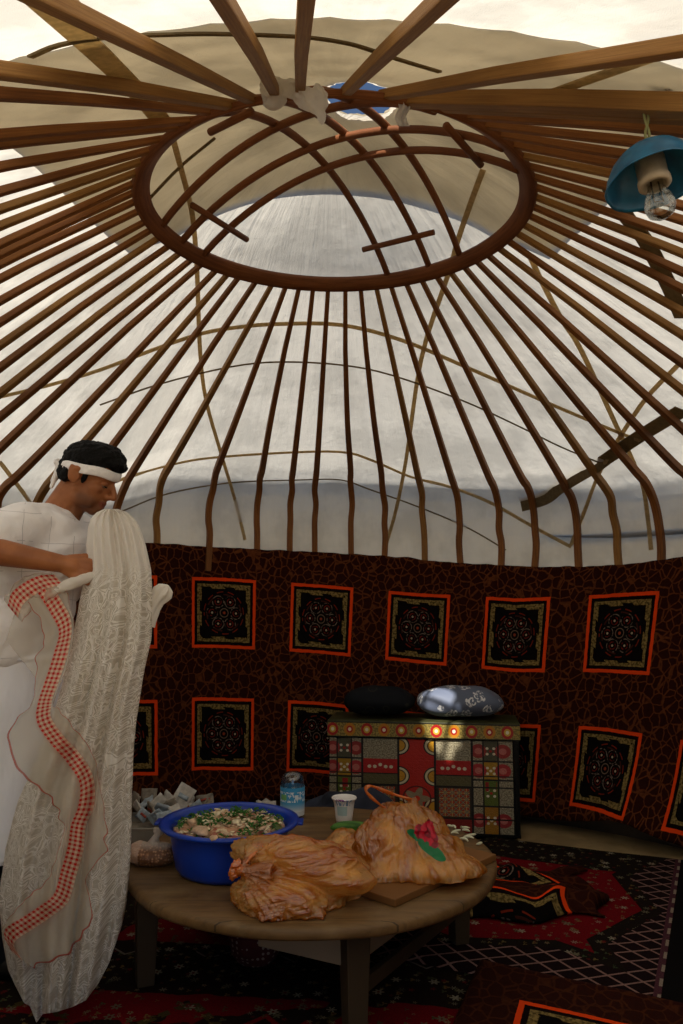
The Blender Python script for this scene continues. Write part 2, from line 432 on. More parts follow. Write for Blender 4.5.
# ------------------------------------------------------------------ straps lying between poles and canvas
def on_canvas(px, py, off=-.012):
    d = ray(px, py); t = .62
    while t < 7:
        p = O+d*t; r = hypot(p.x-YC.x, p.y-YC.y)
        if (r < 2.18 and p.z > roof_z(r, off, math.degrees(atan2(p.x-YC.x, p.y-YC.y)))) or (r > 2.18+off and p.y > .8): return p
        t += .004
    return p
STRAPS = [  # pixels along the strap, width, label
 ([(0, 397), (50, 385), (100, 370), (150, 351), (200, 334), (240, 327), (280, 324), (341, 325), (401, 340), (466, 367), (541, 400), (600, 425), (640, 441)], .022, 'tan webbing strap crossing the canvas in an arc a little below the crown ring'),
 ([(100, 405), (160, 384), (230, 367), (280, 362), (341, 365), (391, 375), (461, 400), (516, 425), (561, 447), (600, 463)], .008, 'thin dark cord crossing the canvas just under the upper tan strap'),
 ([(60, 500), (135, 475), (175, 464), (210, 458), (280, 453), (341, 452), (371, 460), (411, 477), (451, 487), (491, 503), (530, 525), (571, 547)], .018, 'olive webbing strap crossing the canvas just above where the poles bend'),
 ([(110, 514), (125, 510), (160, 496), (200, 487), (240, 482), (300, 480), (341, 480), (371, 490), (416, 506), (466, 527), (506, 550)], .008, 'thin dark cord along the lowest part of the canvas'),
 ([(172, 135), (180, 165), (188, 195), (193, 220), (197, 270), (200, 350), (206, 400), (220, 450), (235, 500), (245, 540)], .018, 'olive strap running down the canvas from left of the crown to the basin side'),
 ([(483, 170), (470, 205), (458, 240), (448, 275), (421, 360), (406, 460), (396, 510), (386, 545)], .02, 'tan strap running down the canvas from the right of the crown to above the chest'),
 ([(529, 254), (541, 280), (562, 320), (581, 350), (616, 425), (641, 480), (648, 520), (651, 550)], .022, 'tan strap falling down the right side of the canvas'),
 ([(683, 360), (641, 405), (601, 470), (585, 510), (571, 545)], .02, 'tan strap slanting down left from the right edge of the canvas'),
 ([(40, 0), (75, 32), (105, 60), (140, 95), (165, 125)], .05, 'wide tan strap over the canvas in the top left corner'),
 ([(70, 0), (84, 15), (96, 26)], .022, 'short narrow strap beside the wide strap in the top left corner'),
 ([(0, 462), (25, 495), (40, 515)], .022, 'tan rope low on the canvas at far left beside the man'),
 ([(30, 57), (60, 45), (110, 37), (160, 35), (215, 34), (300, 37), (345, 43), (370, 50), (400, 60), (440, 72)], .014, 'dark cord crossing the tan cover over the near side of the roof'),
 ([(150, 198), (180, 167), (215, 138)], .012, 'strap shadow built as a thin cord, seen through the left part of the crown ring'),  # shadow of a strap, modelled as a thin strip
 ([(683, 47), (640, 62), (600, 76), (560, 90), (530, 100)], .028, 'tan strap over the roof just above the lamp pole'),
 ([(521, 505), (545, 498), (560, 487), (581, 474), (605, 460), (631, 442), (660, 424), (683, 410)], .075, 'shadow built as a wide dark strip slanting across the canvas at lower right'),  # shadow of something outside, built as a dark strip under the canvas
 ([(612, 190), (625, 215), (645, 240), (660, 268), (671, 290), (683, 318)], .06, 'shadow built as a wide dark strip crossing the canvas below the blue lamp'),  # second cast shadow, also laid under the canvas as a dark strip
]
DARKROPE = webbing('dark_cord', '#9a896a')
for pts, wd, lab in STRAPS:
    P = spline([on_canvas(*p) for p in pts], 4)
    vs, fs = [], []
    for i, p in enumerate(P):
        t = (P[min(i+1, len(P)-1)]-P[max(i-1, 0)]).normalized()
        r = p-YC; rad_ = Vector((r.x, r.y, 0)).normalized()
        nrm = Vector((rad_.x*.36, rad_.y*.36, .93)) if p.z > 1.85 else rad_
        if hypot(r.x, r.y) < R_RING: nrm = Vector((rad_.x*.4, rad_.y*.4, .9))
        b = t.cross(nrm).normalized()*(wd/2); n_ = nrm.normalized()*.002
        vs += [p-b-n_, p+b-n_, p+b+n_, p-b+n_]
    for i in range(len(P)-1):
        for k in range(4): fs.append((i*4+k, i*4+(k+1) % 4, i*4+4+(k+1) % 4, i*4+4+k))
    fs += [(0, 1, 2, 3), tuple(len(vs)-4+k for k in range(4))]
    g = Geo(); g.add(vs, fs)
    tag(g.obj('roof_strap_or_shade', DARKROPE if wd < .016 else (BAND if wd >= .06 else ROPE), smooth=False), lab, 'strap', 'straps, cords and shadow strips across the roof canvas')
# ------------------------------------------------------------------ hung carpet
def carpet_mat(name, uvscale=(.55, .65), vein='#62341a'):
    m = M(name); u, v = m.uv()
    pos = m.vec(u*uvscale[0], v*uvscale[1], 0.)
    big = m.noise(pos, 3., 2.)
    warp = (m.noise(pos, 24., 2.)-.5)*.02
    ed = m.vor(m.vec(u*uvscale[0]+warp, v*uvscale[1]*.9+warp, 0.), 24., 'DISTANCE_TO_EDGE')
    c = m.mix(ed.ss(.03, .09), vein, '#2c0f08')
    c = m.mix(m.noise(pos, 60., 2.).ss(.35, .7)*.4, c, lin('#200a05'))
    # square medallions
    fu = ((u+.5).fract()-.5)/.32; fv = ((v+.5).fract()-.5)/.295
    wob = (m.noise(pos, 30., 2.)-.5)*.07
    d = fu.abs().max(fv.abs())+wob*.5
    c = m.mix(d.lt(1.0), c, '#e0420f'); c = m.mix(d.lt(.91), c, '#120705'); c = m.mix(d.lt(.82), c, m.mix(m.noise(pos, 90., 2.).ss(.35, .65), lin('#8a7444'), lin('#4d3f20')))
    saw = ((fu+fv)*9.).sin().gt(.2)
    c = m.mix(d.lt(.74)*saw, c, '#0b0806'); c = m.mix(d.lt(.68), c, '#0b0706')
    a = fv.atan2(fu); r = (fu*fu+fv*fv).sqrt()
    k = a*(3/pi); ka = ((k+.5).fract()-.5)*(pi/3); lx = r*ka.cos()-.36; ly = r*ka.sin()
    rr = (lx*lx+ly*ly).sqrt(); 
    br = m.noise(pos, 70., 2.).ss(.4, .6)
    c = m.mix(rr.ring(.165, .012)*br, c, '#75655a'); c = m.mix(rr.ring(.09, .014)*br, c, '#6e2013'); c = m.mix(rr.lt(.03), c, '#a3927c')
    c = m.mix(r.ring(.12, .012), c, '#6a5748'); c = m.mix(r.lt(.04), c, '#8a3a22'); c = m.mix(r.ring(.52, .02)*(k*6.).sin().gt(.2), c, '#3a1a12')
    c = m.mix(r.ring(.6, .014)*(k*12.).sin().gt(-.3), c, '#6e2412')
    pile = m.noise(pos, 300., 1.)
    m.bsdf(c, .95, spec=.08, normal=m.bump(pile+ed*.3, .25, .004), sheen=.0); return m.m
CARPET = carpet_mat('hanging_carpet')
TOPC = [(-60, 1.49), (-28.9, 1.488), (-21.3, 1.479), (-13.7, 1.467), (-5.9, 1.458), (1.9, 1.442), (11.25, 1.42), (14.3, 1.398), (22, 1.378), (31, 1.356), (39.7, 1.354), (45.4, 1.364), (51.3, 1.39), (70, 1.40), (90, 1.4)]
BOTC = [(-90, .03), (-30, .09), (-20.6, .08), (-11.7, .075), (30, .055), (33, .06), (35.7, .074), (38.5, .1), (41.3, .128), (44, .127), (46.7, .099), (49.7, .07), (56, .03), (90, .03)]
CT = [(-32.4, 1.12), (-17.5, 1.107), (-2.6, 1.07), (12.4, 1.02), (27.2, .99), (42.4, 1.015), (57, 1.03), (72, 1.04), (87, 1.04)]
CB = [(-31.8, .455), (-17.3, .447), (-3.2, .41), (11.3, .36), (25.7, .32), (40.1, .345), (53.7, .31), (69, .3), (84, .3)]
def carpet_uv(phi, z):
    t = (z-.4)/.65
    us = []
    for T in (CB, CT):
        k = 0
        while k < len(T)-2 and phi > T[k+1][0]: k += 1
        us.append(k-1+(phi-T[k][0])/(T[k+1][0]-T[k][0]))
    ct, cb = curve(CT, phi), curve(CB, phi)
    return us[0]+(us[1]-us[0])*max(-.7, min(1.7, t)), (z-cb)/(ct-cb)
def carpet_pz(u, v):
    phi = -90+180*u; return phi, lerp(curve(BOTC, phi), curve(TOPC, phi), v)
def carpet_fn(u, v):
    phi, z = carpet_pz(u, v)
    k = exp(-((phi+22)/16)**2)
    r = 2.115-.010*sin(radians(phi)*26+1)*1-.02*k*sin(radians(phi)*38)-.012*noise.noise(Vector((phi*.12, z*1.5, 0)))
    k2 = exp(-((phi-43)/9)**2)*max(0, 1-z/.55)**2
    r -= .22*k2
    lo = max(0, 1-z/.3); r -= .04*lo*abs(noise.noise(Vector((phi*.2, 0, 5))))
    return cyl(phi, r, z+.006*noise.noise(Vector((phi*.5, v, 9)))*(v > .99))
g = Geo(); g.grid(carpet_fn, 260, 44, uvfn=lambda u, v: carpet_uv(*carpet_pz(u, v)))
tag(g.obj('hanging_carpet', CARPET, solid=.006), 'long dark red-brown carpet with orange-bordered squares hung around the back wall', 'carpet')

# ------------------------------------------------------------------ rugs on the floor
def flowers(m, p, x, y, c, scale, thr, petals, col, col2, amt=1., rnd=.9):
    d, h, lx, ly = m.vorp(p, scale, rnd)
    an = ly.atan2(lx); fl = d.lt((an*petals).cos()*.08+.24)*h.gt(thr)*amt
    c = m.mix(fl*.85, c, m.mix(h.gt(thr+(1-thr)*.5), lin(col), lin(col2)))
    return m.mix(d.lt(.09)*h.gt(thr)*amt, c, '#5a1512')
def rug_right():
    m = M('red_rug'); X, Y, Z = m.obj()
    x = X*.905-Y*.425; y = X*.425+Y*.905; p = m.vec(x, y, 0.)
    dR = x*-1-.23; dB = y-2.71
    n = (m.noise(p, 12., 2.)-.5)*.05
    al = dR.pingpong(.33); bl = (dB+.1).pingpong(.36)
    wB = bl*.42+.015; wR = bl*.42+.015; wBt = al*.36+.03
    lat_z = dR.lt(wR).max(dB.lt(wBt))
    dark_z = (dR-.07).lt(wR).max((dB-.06).lt(wBt)).max((y+n*.6).gt(3.72))
    dia = ((x+.85).abs()*.9+(y-3.25).abs()+n).lt(.17)
    c = m.mix(dark_z.max(dia), '#6a0c14', '#1b1410')
    c = flowers(m, p, x, y, c, 17., .4, 6., '#968c78', '#6e6751')
    c = flowers(m, m.vec(x+.37, y+.11, 0.), x, y, c, 29., .35, 3., '#3f4a33', '#6b5a36')
    c = flowers(m, m.vec(x+.61, y+.43, 0.), x, y, c, 33., .6, 5., '#5c1a1a', '#75694f')
    s = 1/.042
    l1 = ((x*.8+y)*s).pingpong(1.); l2 = ((x*.8-y)*s).pingpong(1.)
    c = m.mix(lat_z, c, '#1a0f10'); c = m.mix(l1.min(l2).lt(.12)*lat_z*dR.gt(0.), c, '#86665f')
    c = m.mix(dR.lt(0.), c, '#0f0d0d'); c = m.mix(dR.lt(-.0)*dR.gt(-.022), c, '#4c2b33'); c = m.mix(dR.lt(-.012)*dR.gt(-.022)*(y*60.).sin().gt(0.), c, '#8f7f70')
    c = m.mix(dR.lt(-.075), c, '#15100f'); c = flowers(m, m.vec(x*1.+.4, y, 1.), x, y, c, 20., .2, 4., '#b0a691', '#93896f', dR.lt(-.085))
    pile = m.noise(p, 200., 2.); c = m.mix(pile.ss(.35, .75)*.45, c, '#0a0606')
    m.bsdf(c, .95, spec=.05, normal=m.bump(pile, .3, .004)); return m.m
def rug_left():
    m = M('dark_rug'); X, Y, Z = m.obj(); x = X*.995-Y*.1+.0; y = Y*.995+X*.1; p = m.vec(x, y, 0.)
    n = (m.noise(p, 8., 2.)-.5)*.09
    q = (y+n-2.395).abs().lt(.085); q2 = (y+n*.7-2.95).abs().lt(.12); q3 = (y+n-1.9).abs().lt(.1); q4 = (y+n*.7-3.6).abs().lt(.14)
    red = q.max(q2).max(q3).max(q4)*m.noise(p, 3.1, 3.).gt(.44)
    c = m.mix(red, '#1e1510', '#640b12')
    arc = ((x*2.2).pingpong(.5)*.5-(y-2.18)).abs().lt(.02); c = m.mix(arc*m.noise(p, 30., 2.).gt(.48), c, '#3f381c')
    arc = ((x*2.2+.5).pingpong(.5)*.5-(y-2.13)).abs().lt(.012); c = m.mix(arc, c, '#6d1016')
    c = flowers(m, p, x, y, c, 17., .35, 6., '#8c8470', '#5f5a46')
    c = flowers(m, m.vec(x+.37, y+.11, 0.), x, y, c, 27., .25, 3., '#41482f', '#6a5630')
    c = flowers(m, m.vec(x+.61, y+.43, 0.), x, y, c, 31., .55, 5., '#5c1a1a', '#75694f')
    zz = ((x*14.).pingpong(1.)*.06-(y-2.72)).abs().lt(.005)*m.noise(p, 9., 2.).gt(.5); c = m.mix(zz, c, '#6d6259')
    pile = m.noise(p, 200., 2.); c = m.mix(pile.ss(.35, .75)*.45, c, '#0a0606')
    m.bsdf(c, .95, spec=.05, normal=m.bump(pile, .3, .004)); return m.m
def slab(name, poly, z0, z1, mat, n=40, **k):
    """thin rug from four corners, slightly uneven"""
    a, b, c, d = (Vector((*q, 0)) for q in poly); g = Geo()
    def top(u, v):
        p = a.lerp(b, u).lerp(d.lerp(c, u), v); e = min(u, 1-u, v, 1-v)
        return Vector((p.x, p.y, z1+.004*noise.noise(p*4)-(0 if e > 1e-6 else (z1-z0)*.98)))
    g.grid(top, n, n, uvfn=k.get('uvfn')); return g.obj(name, mat)
o = slab('patterned_rug', [(-1.5, 1.3), (.9, 1.0), (1.1, 3.85), (-1.3, 4.0)], .0, .012, rug_left())
tag(o, 'dark red flowered floor rug under the table and under the hanging lace', 'rug')
def rr_(x, y): return (x*.905+y*.425, -x*.425+y*.905)
o = slab('patterned_rug', [rr_(-1.25, 2.58), rr_(.02, 2.58), rr_(-.03, 4.06), rr_(-1.1, 4.02)], .016, .026, rug_right())
tag(o, 'red rug with white flowers and pinkish lattice on the right between chest and mat', 'rug')
MATM = carpet_mat('mat_carpet', (.6, .6), '#43200f')
A_, B_, C_, D_ = (.447, 2.722), (1.0, 2.44), (.8, 1.85), (.22, 2.1)
def mat_uv(u, v): return (lerp(-.58, .44, u), lerp(.60, -.31, v))
o = slab('brown_mat', [A_, B_, C_, D_], .029, .04, MATM, uvfn=mat_uv)
tag(o, 'brown carpet mat with an orange square lying at the front right', 'mat')
# folded carpet piece right of the table
def fold(u, v):
    X = lerp(.42, 1.02-.07*sin(v*9+1)-.05*v, u); Y = lerp(3.03+.035*sin(u*10)+.05*u*u, 3.62+.03*sin(u*7), v)
    w_ = .03*sin(v*5+u*2)
    h = .035+.05*min(1, v/.08)*(1-.5*v)*(1-.8*max(0, u-.6)/.4)
    h += .016*sin(v*15+u*5)*min(1, v*5)+.03*exp(-((v-.16)/.06)**2)*(1-u)**.3+.034*noise.noise(Vector((u*5, v*6, 1)))
    e = min(v, 1-v, 1-u); 
    if e < .02: h = .035
    return Vector((X+w_+.05*(v-.5)*u, Y-.08*u*v, max(.035, h)))
g = Geo(); g.grid(fold, 50, 50, uvfn=lambda u, v: (curve([(0, -.30), (.8, .335), (1, .48)], u)+.02*sin(v*8), curve([(0, -.86), (.2, -.69), (.5, -.30), (.92, .285), (1, .34)], v)))
tag(g.obj('folded_carpet', MATM, solid=.01), 'rumpled brown carpet piece with orange borders lying right of the table', 'carpet')

# ------------------------------------------------------------------ lamp
ptsL = pole_objs[58]
best = min((Vector(ptsL[k]).lerp(Vector(ptsL[k+1]), t/20) for k in range(len(ptsL)-1) for t in range(21)), key=lambda p: abs((p.x)/(p.y*CP+(p.z-CAM_H)*SP)*F_PX+341.5-644))
LB = best; dep = LB.y*CP+(LB.z-CAM_H)*SP
k = dep/F_PX
apex = on_y(646, 147, LB.y)
lamp = thing('pendant_lamp', apex, 'blue enamel lamp with bare clear bulb hanging from a roof pole', 'lamp')
tilt = Matrix.Rotation(radians(-6), 3, 'Y') @ Matrix.Rotation(radians(-9), 3, 'X')
R_ = 45*k
BLUE = M('blue_enamel'); x, y, z = BLUE.obj(); n = BLUE.noise(BLUE.vec(x, y, z), 30., 3.)
BLUE.bsdf(BLUE.mix(n.ss(.35, .7), '#1f6488', '#174f70'), .35, spec=.5)
prof = [(.004, 0), (R_*.2, -R_*.02), (R_*.5, -R_*.14), (R_*.8, -R_*.38), (R_*.96, -R_*.68), (R_, -R_*.86), (R_*1.04, -R_*.9), (R_*1.03, -R_*.93), (R_*.97, -R_*.86), (R_*.93, -R_*.68), (R_*.77, -R_*.4), (R_*.48, -R_*.17), (R_*.2, -R_*.05), (.004, -R_*.04)]
g = Geo(); g.lathe(prof, apex, 40, rot=tilt, wob=lambda a, z: 1+.02*sin(a*3+1)+.012*sin(a*7)); g.obj('shade', BLUE.m, lamp)
g = Geo(); s = R_
g.lathe([(.002, -s*.03), (s*.28, -s*.04), (s*.28, -s*.3), (s*.32, -s*.34), (s*.32, -s*.8), (s*.35, -s*.86), (s*.35, -s*.98), (s*.24, -s*1.0), (s*.22, -s*.8), (.002, -s*.78)], apex, 24, rot=tilt); g.obj('socket', plain('ceramic', '#b3a48e', .5), lamp)
GLASS = M('clear_glass'); fr = GLASS.node('ShaderNodeLayerWeight'); fr.inputs[0].default_value = .35
gl = GLASS.node('ShaderNodeBsdfGlossy'); gl.inputs['Roughness'].default_value = .05
GLASS.done(GLASS.mixs(S(GLASS.t, fr.outputs[0])*.7+.08, GLASS.clear((.92, .93, .9, 1)), S(GLASS.t, gl.outputs[0])))
g = Geo(); g.lathe([(s*.17, -s*.85), (s*.17, -s*1.05), (s*.24, -s*1.2), (s*.31, -s*1.38), (s*.33, -s*1.52), (s*.28, -s*1.68), (s*.15, -s*1.78), (.001, -s*1.8)], apex, 24, rot=tilt); bu = g.obj('bulb', GLASS.m, lamp)
g = Geo(); 
for a, b in (((-.08, -.9), (-.1, -1.4)), ((.08, -.9), (.1, -1.4)), ((-.1, -1.4), (.1, -1.4))): g.tube([apex+tilt@Vector((s*a[0], 0, s*a[1])), apex+tilt@Vector((s*b[0], 0, s*b[1]))], s*.015, 5)
g.obj('filament', plain('wire', '#6a655c', .4, .8), bu)
g = Geo(); dx = Vector((.006, 0, 0))
for q in (0, 1): g.tube(spline([apex+dx*q, apex.lerp(LB, .3)+dx*(1.3-q*1.4), apex.lerp(LB, .65)+dx*(q*1.2), LB+dx*(q-.5)], 4), .0028, 6)
g.obj('cord', plain('lamp_cord', '#8b8a5a', .6), lamp)
p = on_y(668, 88, LB.y+.02)
tie = thing('wire_tie', p, 'white plastic tube end with black tape on the pole above the blue lamp', 'tie')
p1 = on_y(671, 89, LB.y); p2 = on_y(664, 73, LB.y); g = Geo(); g.tube([p1, p2], .009, 10); g.obj('tube_end', plain('white_plastic', '#e8e4d8', .5), tie)
g = Geo(); g.blob(p2, (.014, .012, .009), 2, .3, 3, 2); g.blob(p2+Vector((.02, 0, .012)), (.016, .01, .008), 2, .3, 3, 5); g.blob(p2+Vector((-.012, 0, .004)), (.01, .01, .008), 2, .3, 3, 8); g.obj('tape', plain('black_tape', '#15151c', .5), tie)

# white plastic bag knotted on the crown ring
PLASTIC = M('white_bag'); x, y, z = PLASTIC.obj(); nn = PLASTIC.noise(PLASTIC.vec(x, y, z), 40., 4., .6)
pb = PLASTIC.bsdf(PLASTIC.mix(nn.ss(.3, .7), '#f6f4f2', '#e2dedc'), .35, spec=.4, normal=PLASTIC.bump(nn, .8, .02), link=False)
PLASTIC.done(PLASTIC.mixs(.72, pb, PLASTIC.translucent('#fbf9f5')))
def P_(px, py, y=1.87): return on_y(px, py, y)
c1 = P_(276, 90, 1.88)
gs = []
q = Geo(); q.tube(spline([P_(270, 74, 1.86), P_(273, 92, 1.86), P_(279, 107, 1.86)], 4), [.016, .023, .028, .031, .033, .033, .031, .027, .014], 10); gs.append(q)
q = Geo(); q.tube(spline([P_(288, 82, 1.845), P_(303, 95, 1.83), P_(315, 105, 1.82), P_(326, 126, 1.82)], 4), [.012, .015, .018, .021, .024, .026, .027, .026, .023, .018, .012, .007, .003], 10); gs.append(q)
q = Geo(); q.tube(spline([P_(318, 84, 1.83), P_(322, 98, 1.82), P_(324, 112, 1.82)], 4), [.006, .012, .016, .02, .022, .02, .016, .01, .005], 8); gs.append(q)
q = Geo(); q.tube(spline([P_(270, 86, 1.84), P_(285, 88, 1.835), P_(300, 93, 1.83)], 4), [.02]*9, 8); gs.append(q)
vs, fs = fused(gs, .005, 4)
vs = [v+Vector((.7, .6, .5))*(.013*noise.noise(Vector((v.x*50+v.z*35, v.y*40, v.z*18)))-.008*abs(noise.noise(Vector((v.x*60, v.y*70, v.z*70))))) for v in vs]
g = Geo(); g.add(vs, fs); tag(g.obj('plastic_bag', PLASTIC.m), 'crumpled white plastic bag knotted around the near rim of the crown ring', 'bag')
g = Geo(); g.grid(lambda u, v: P_(lerp(397, 408, u)+2*sin(v*7), lerp(101, 126, v), 1.9+.012*sin(u*9+v*4)), 10, 14)
tag(g.obj('plastic_scrap', PLASTIC.m, solid=.0015), 'small scrap of white plastic hanging under the crown ring, right of the bag', 'plastic scrap')

# ------------------------------------------------------------------ table
TZ = .35; TC = Vector((-.096, 2.761, TZ)); TR = .603
WOODT = M('table_wood'); x, y, z = WOODT.obj(); p = WOODT.vec(x*1.2, y*7., z*3.); n = WOODT.noise(p, 4., 4., .6); g2 = WOODT.noise(WOODT.vec(x*3., y*40., z*20.), 3., 3.); st = WOODT.noise(WOODT.vec(x, y, z), 5., 4., .65)
c = WOODT.mix(n.ss(.3, .7), '#755936', '#5a4226'); c = WOODT.mix(g2.ss(.5, .8)*.5, c, '#382b1c'); c = WOODT.mix(st.ss(.5, .75)*.55, c, '#8b7552')
seam = (y*7.2).fract().lt(.02); c = WOODT.mix(seam*.7, c, '#22190f')
WOODT.bsdf(c, st*.3+.35, spec=.35, normal=WOODT.bump(g2, .25, .004))
LEGW = wood('leg_wood', '#4d3e2c', '#3c2f20', '#251b11'); PLANK = wood('plank_wood', '#a3907a', '#8a785f', '#614f38')
table = thing('round_table', (TC.x, TC.y, .03), 'low round weathered wooden table on stout square legs, loaded with food', 'table')
g = Geo(); prof = [(.0005, TZ), (TR*.5, TZ), (TR-.016, TZ), (TR-.005, TZ-.004), (TR, TZ-.012), (TR, TZ-.028), (TR-.006, TZ-.035), (TR-.02, TZ-.037), (.0005, TZ-.037)]
g.lathe([(r, zz-0) for r, zz in prof], (TC.x, TC.y, 0), 96, wob=lambda a, zz: 1+.004*sin(a*5)+.003*sin(a*11+2)); g.obj('tabletop', WOODT.m, table)
LEGS = [(-.605, 2.60), (.40, 2.86), (.035, 2.275), (-.19, 3.2)]
ex = Vector((.82, .57, 0)).normalized(); rotL = Matrix(((ex.x, -ex.y, 0), (ex.y, ex.x, 0), (0, 0, 1)))
rotL = Matrix.Rotation(radians(20), 3, 'Z')
FLZ = [.014, .03, .014, .014]
for (lx, ly), z0 in zip(LEGS, FLZ):
    g = Geo(); h = TZ-.037-z0; vs = []
    for zz, s_ in ((z0, .026), (z0+h*.5, .031), (z0+h, .035)):
        vs += [Vector((lx, ly, zz))+rotL @ Vector((a*s_, b*s_, 0)) for a, b in ((-1, -1), (1, -1), (1, 1), (-1, 1))]
    g.add(vs, [(i*4+k, i*4+(k+1) % 4, i*4+4+(k+1) % 4, i*4+4+k) for i in range(2) for k in range(4)]+[(3, 2, 1, 0), (8, 9, 10, 11)])
    g.obj('leg', LEGW, table, smooth=False, bevel=.004)
def rail(a, b, t0, t1, z0, z1, th, mat, nm):
    A, B = Vector((*a, 0)), Vector((*b, 0)); d = B-A; L = d.length; ang = atan2(d.y, d.x); m_ = A+d*((t0+t1)/2)
    g = Geo(); g.box((m_.x, m_.y, (z0+z1)/2), (L*(t1-t0), th, z1-z0), Matrix.Rotation(ang, 3, 'Z')); return g.obj(nm, mat, table, smooth=False, bevel=.003)
rail(LEGS[2], LEGS[0], -.03, .42, .205, TZ-.038, .022, PLANK, 'apron')
rail(LEGS[2], LEGS[1], .04, .95, .215, TZ-.038, .022, PLANK, 'apron')
rail(LEGS[0], LEGS[3], .05, .95, .235, TZ-.038, .022, LEGW, 'apron')
rail(LEGS[1], LEGS[3], .05, .95, .235, TZ-.038, .022, LEGW, 'apron')
rail(LEGS[2], LEGS[1], .06, .94, .12, .16, .02, LEGW, 'stretcher')

# ------------------------------------------------------------------ blue basin with food
BC = Vector((-.352, 2.61, TZ))
BLUEP = M('blue_plastic'); x, y, z = BLUEP.obj(); n = BLUEP.noise(BLUEP.vec(x, y, z*.3), 9., 2.)
BLUEP.bsdf(BLUEP.mix(n.ss(.3, .7), '#0b3aa8', '#0a3195'), .3, spec=.5)
basin = thing('plastic_basin', BC, 'deep blue plastic basin full of chopped meat and herbs on the round table', 'basin')
h = .148
prof = [(.001, .004), (.14, .003), (.157, .006), (.166, .02), (.178, .08), (.187, .128), (.192, .134), (.213, .138), (.219, .144), (.217, .15), (.206, .152), (.196, .149), (.188, .143), (.182, .128), (.172, .08), (.16, .02), (.15, .014), (.001, .012)]
g = Geo(); g.lathe(prof, BC, 64); g.obj('basin_body', BLUEP.m, basin)
for s_ in (-1, 1):
    g = Geo(); g.box(BC+Vector((s_*.221, 0, .143)), (.022, .06, .008)); g.obj('handle', BLUEP.m, basin, smooth=False, bevel=.003)
FOOD = M('food_mix'); x, y, z = FOOD.obj(); d, hh, _, _ = FOOD.vorp(FOOD.vec(x, y, z), 55., 1.)
n = FOOD.noise(FOOD.vec(x, y, z), 14., 3.); c = FOOD.mix(hh.ss(.3, .7), '#b98a68', '#d9c39f'); c = FOOD.mix(hh.gt(.72), c, '#a4604a'); c = FOOD.mix(n.ss(.5, .6), c, '#4d5a22')
FOOD.bsdf(c, .45, spec=.4)
g = Geo()
def food_fn(u, v):
    a = 2*pi*u; r = .178*v; p = Vector((r*cos(a), r*sin(a), 0))
    zz = .128+.018*(1-v*v)+.010*noise.noise(p*22)+.006*noise.noise(p*60)
    return BC+Vector((p.x, p.y, zz if v < .99 else .11))
g.grid(food_fn, 72, 30, True); fo = g.obj('chopped_filling', FOOD.m); tag(fo, 'heap of chopped meat, onion and herbs filling the blue basin', 'food', kind='stuff')
def surf(r, a): 
    p = Vector((r*cos(a), r*sin(a), 0)); return BC+Vector((p.x, p.y, .13+.018*(1-(r/.178)**2)+.010*noise.noise(p*22)))
MEAT = plain('raw_meat', '#cba988', .4, var=.3, scale=60, spec=.5); FAT = plain('pale_fat', '#e6d6b2', .45, var=.15, scale=60); HERB = plain('green_herb', '#2f5f1c', .55, var=.4, scale=80)
def chunk_geo(g, rr, c, size, z_up=.5):
    rot = Matrix.Rotation(rr.uniform(0, 6.3), 3, 'Z') @ Matrix.Rotation(rr.uniform(-.5, .5), 3, 'X')
    g.blob(c, (size*rr.uniform(.8, 1.3), size*rr.uniform(.55, .85), size*rr.uniform(.3, .5)), 2, .75, 2.6, rr.randint(0, 999), rot)
gm, gf, gh = Geo(), Geo(), Geo(); rr = random.Random(3)
for k in range(46): chunk_geo(gm, rr, surf(.165*sqrt(rr.random()), rr.uniform(0, 2*pi)), .013)
for (px, py, s_) in [(200, 831, .03), (252, 823, .02), (262, 829, .017), (192, 822, .02), (213, 838, .018)]: chunk_geo(gm, rr, on_z(px, py, TZ+.15), s_)
for k in range(85): chunk_geo(gf, rr, surf(.17*sqrt(rr.random()), rr.uniform(0, 2*pi))+Vector((0, 0, .004)), .008)
for (px, py, s_) in [(236, 822, .022), (205, 822, .018), (217, 814, .02), (229, 815, .014)]: chunk_geo(gf, rr, on_z(px, py, TZ+.152), s_)
for k in range(620):
    rad_ = .168*sqrt(rr.random()); a = rr.uniform(0, 2*pi)
    if noise.noise(Vector((cos(a)*rad_*14, sin(a)*rad_*14, 4))) < -.08: continue
    c = surf(rad_, a)+Vector((0, 0, rr.uniform(.004, .014))); d = Vector((rr.uniform(-1, 1), rr.uniform(-1, 1), rr.uniform(-.4, .4))).normalized(); L = rr.uniform(.012, .026); q = d.cross(Vector((0, 0, 1))).normalized()*rr.uniform(.003, .006); mz = Vector((0, 0, rr.uniform(0, .005)))
    gh.add([c-d*L*.5, c+q+mz, c+d*L*.5, c-q+mz, c+mz*1.6+Vector((0, 0, .001))], [(0, 1, 4), (1, 2, 4), (2, 3, 4), (3, 0, 4), (0, 3, 2, 1)])
for nm, gg, mt, lb in (('meat_chunks', gm, MEAT, 'pinkish raw meat chunks scattered over the basin filling'), ('onion_pieces', gf, FAT, 'pale onion and fat pieces scattered over the basin filling'), ('chopped_herbs', gh, HERB, 'dark green chopped herbs strewn over the meat in the basin')):
    tag(gg.obj(nm, mt, smooth=nm != 'chopped_herbs', keep=1 if nm == 'chopped_herbs' else None), lb, 'food', kind='stuff')

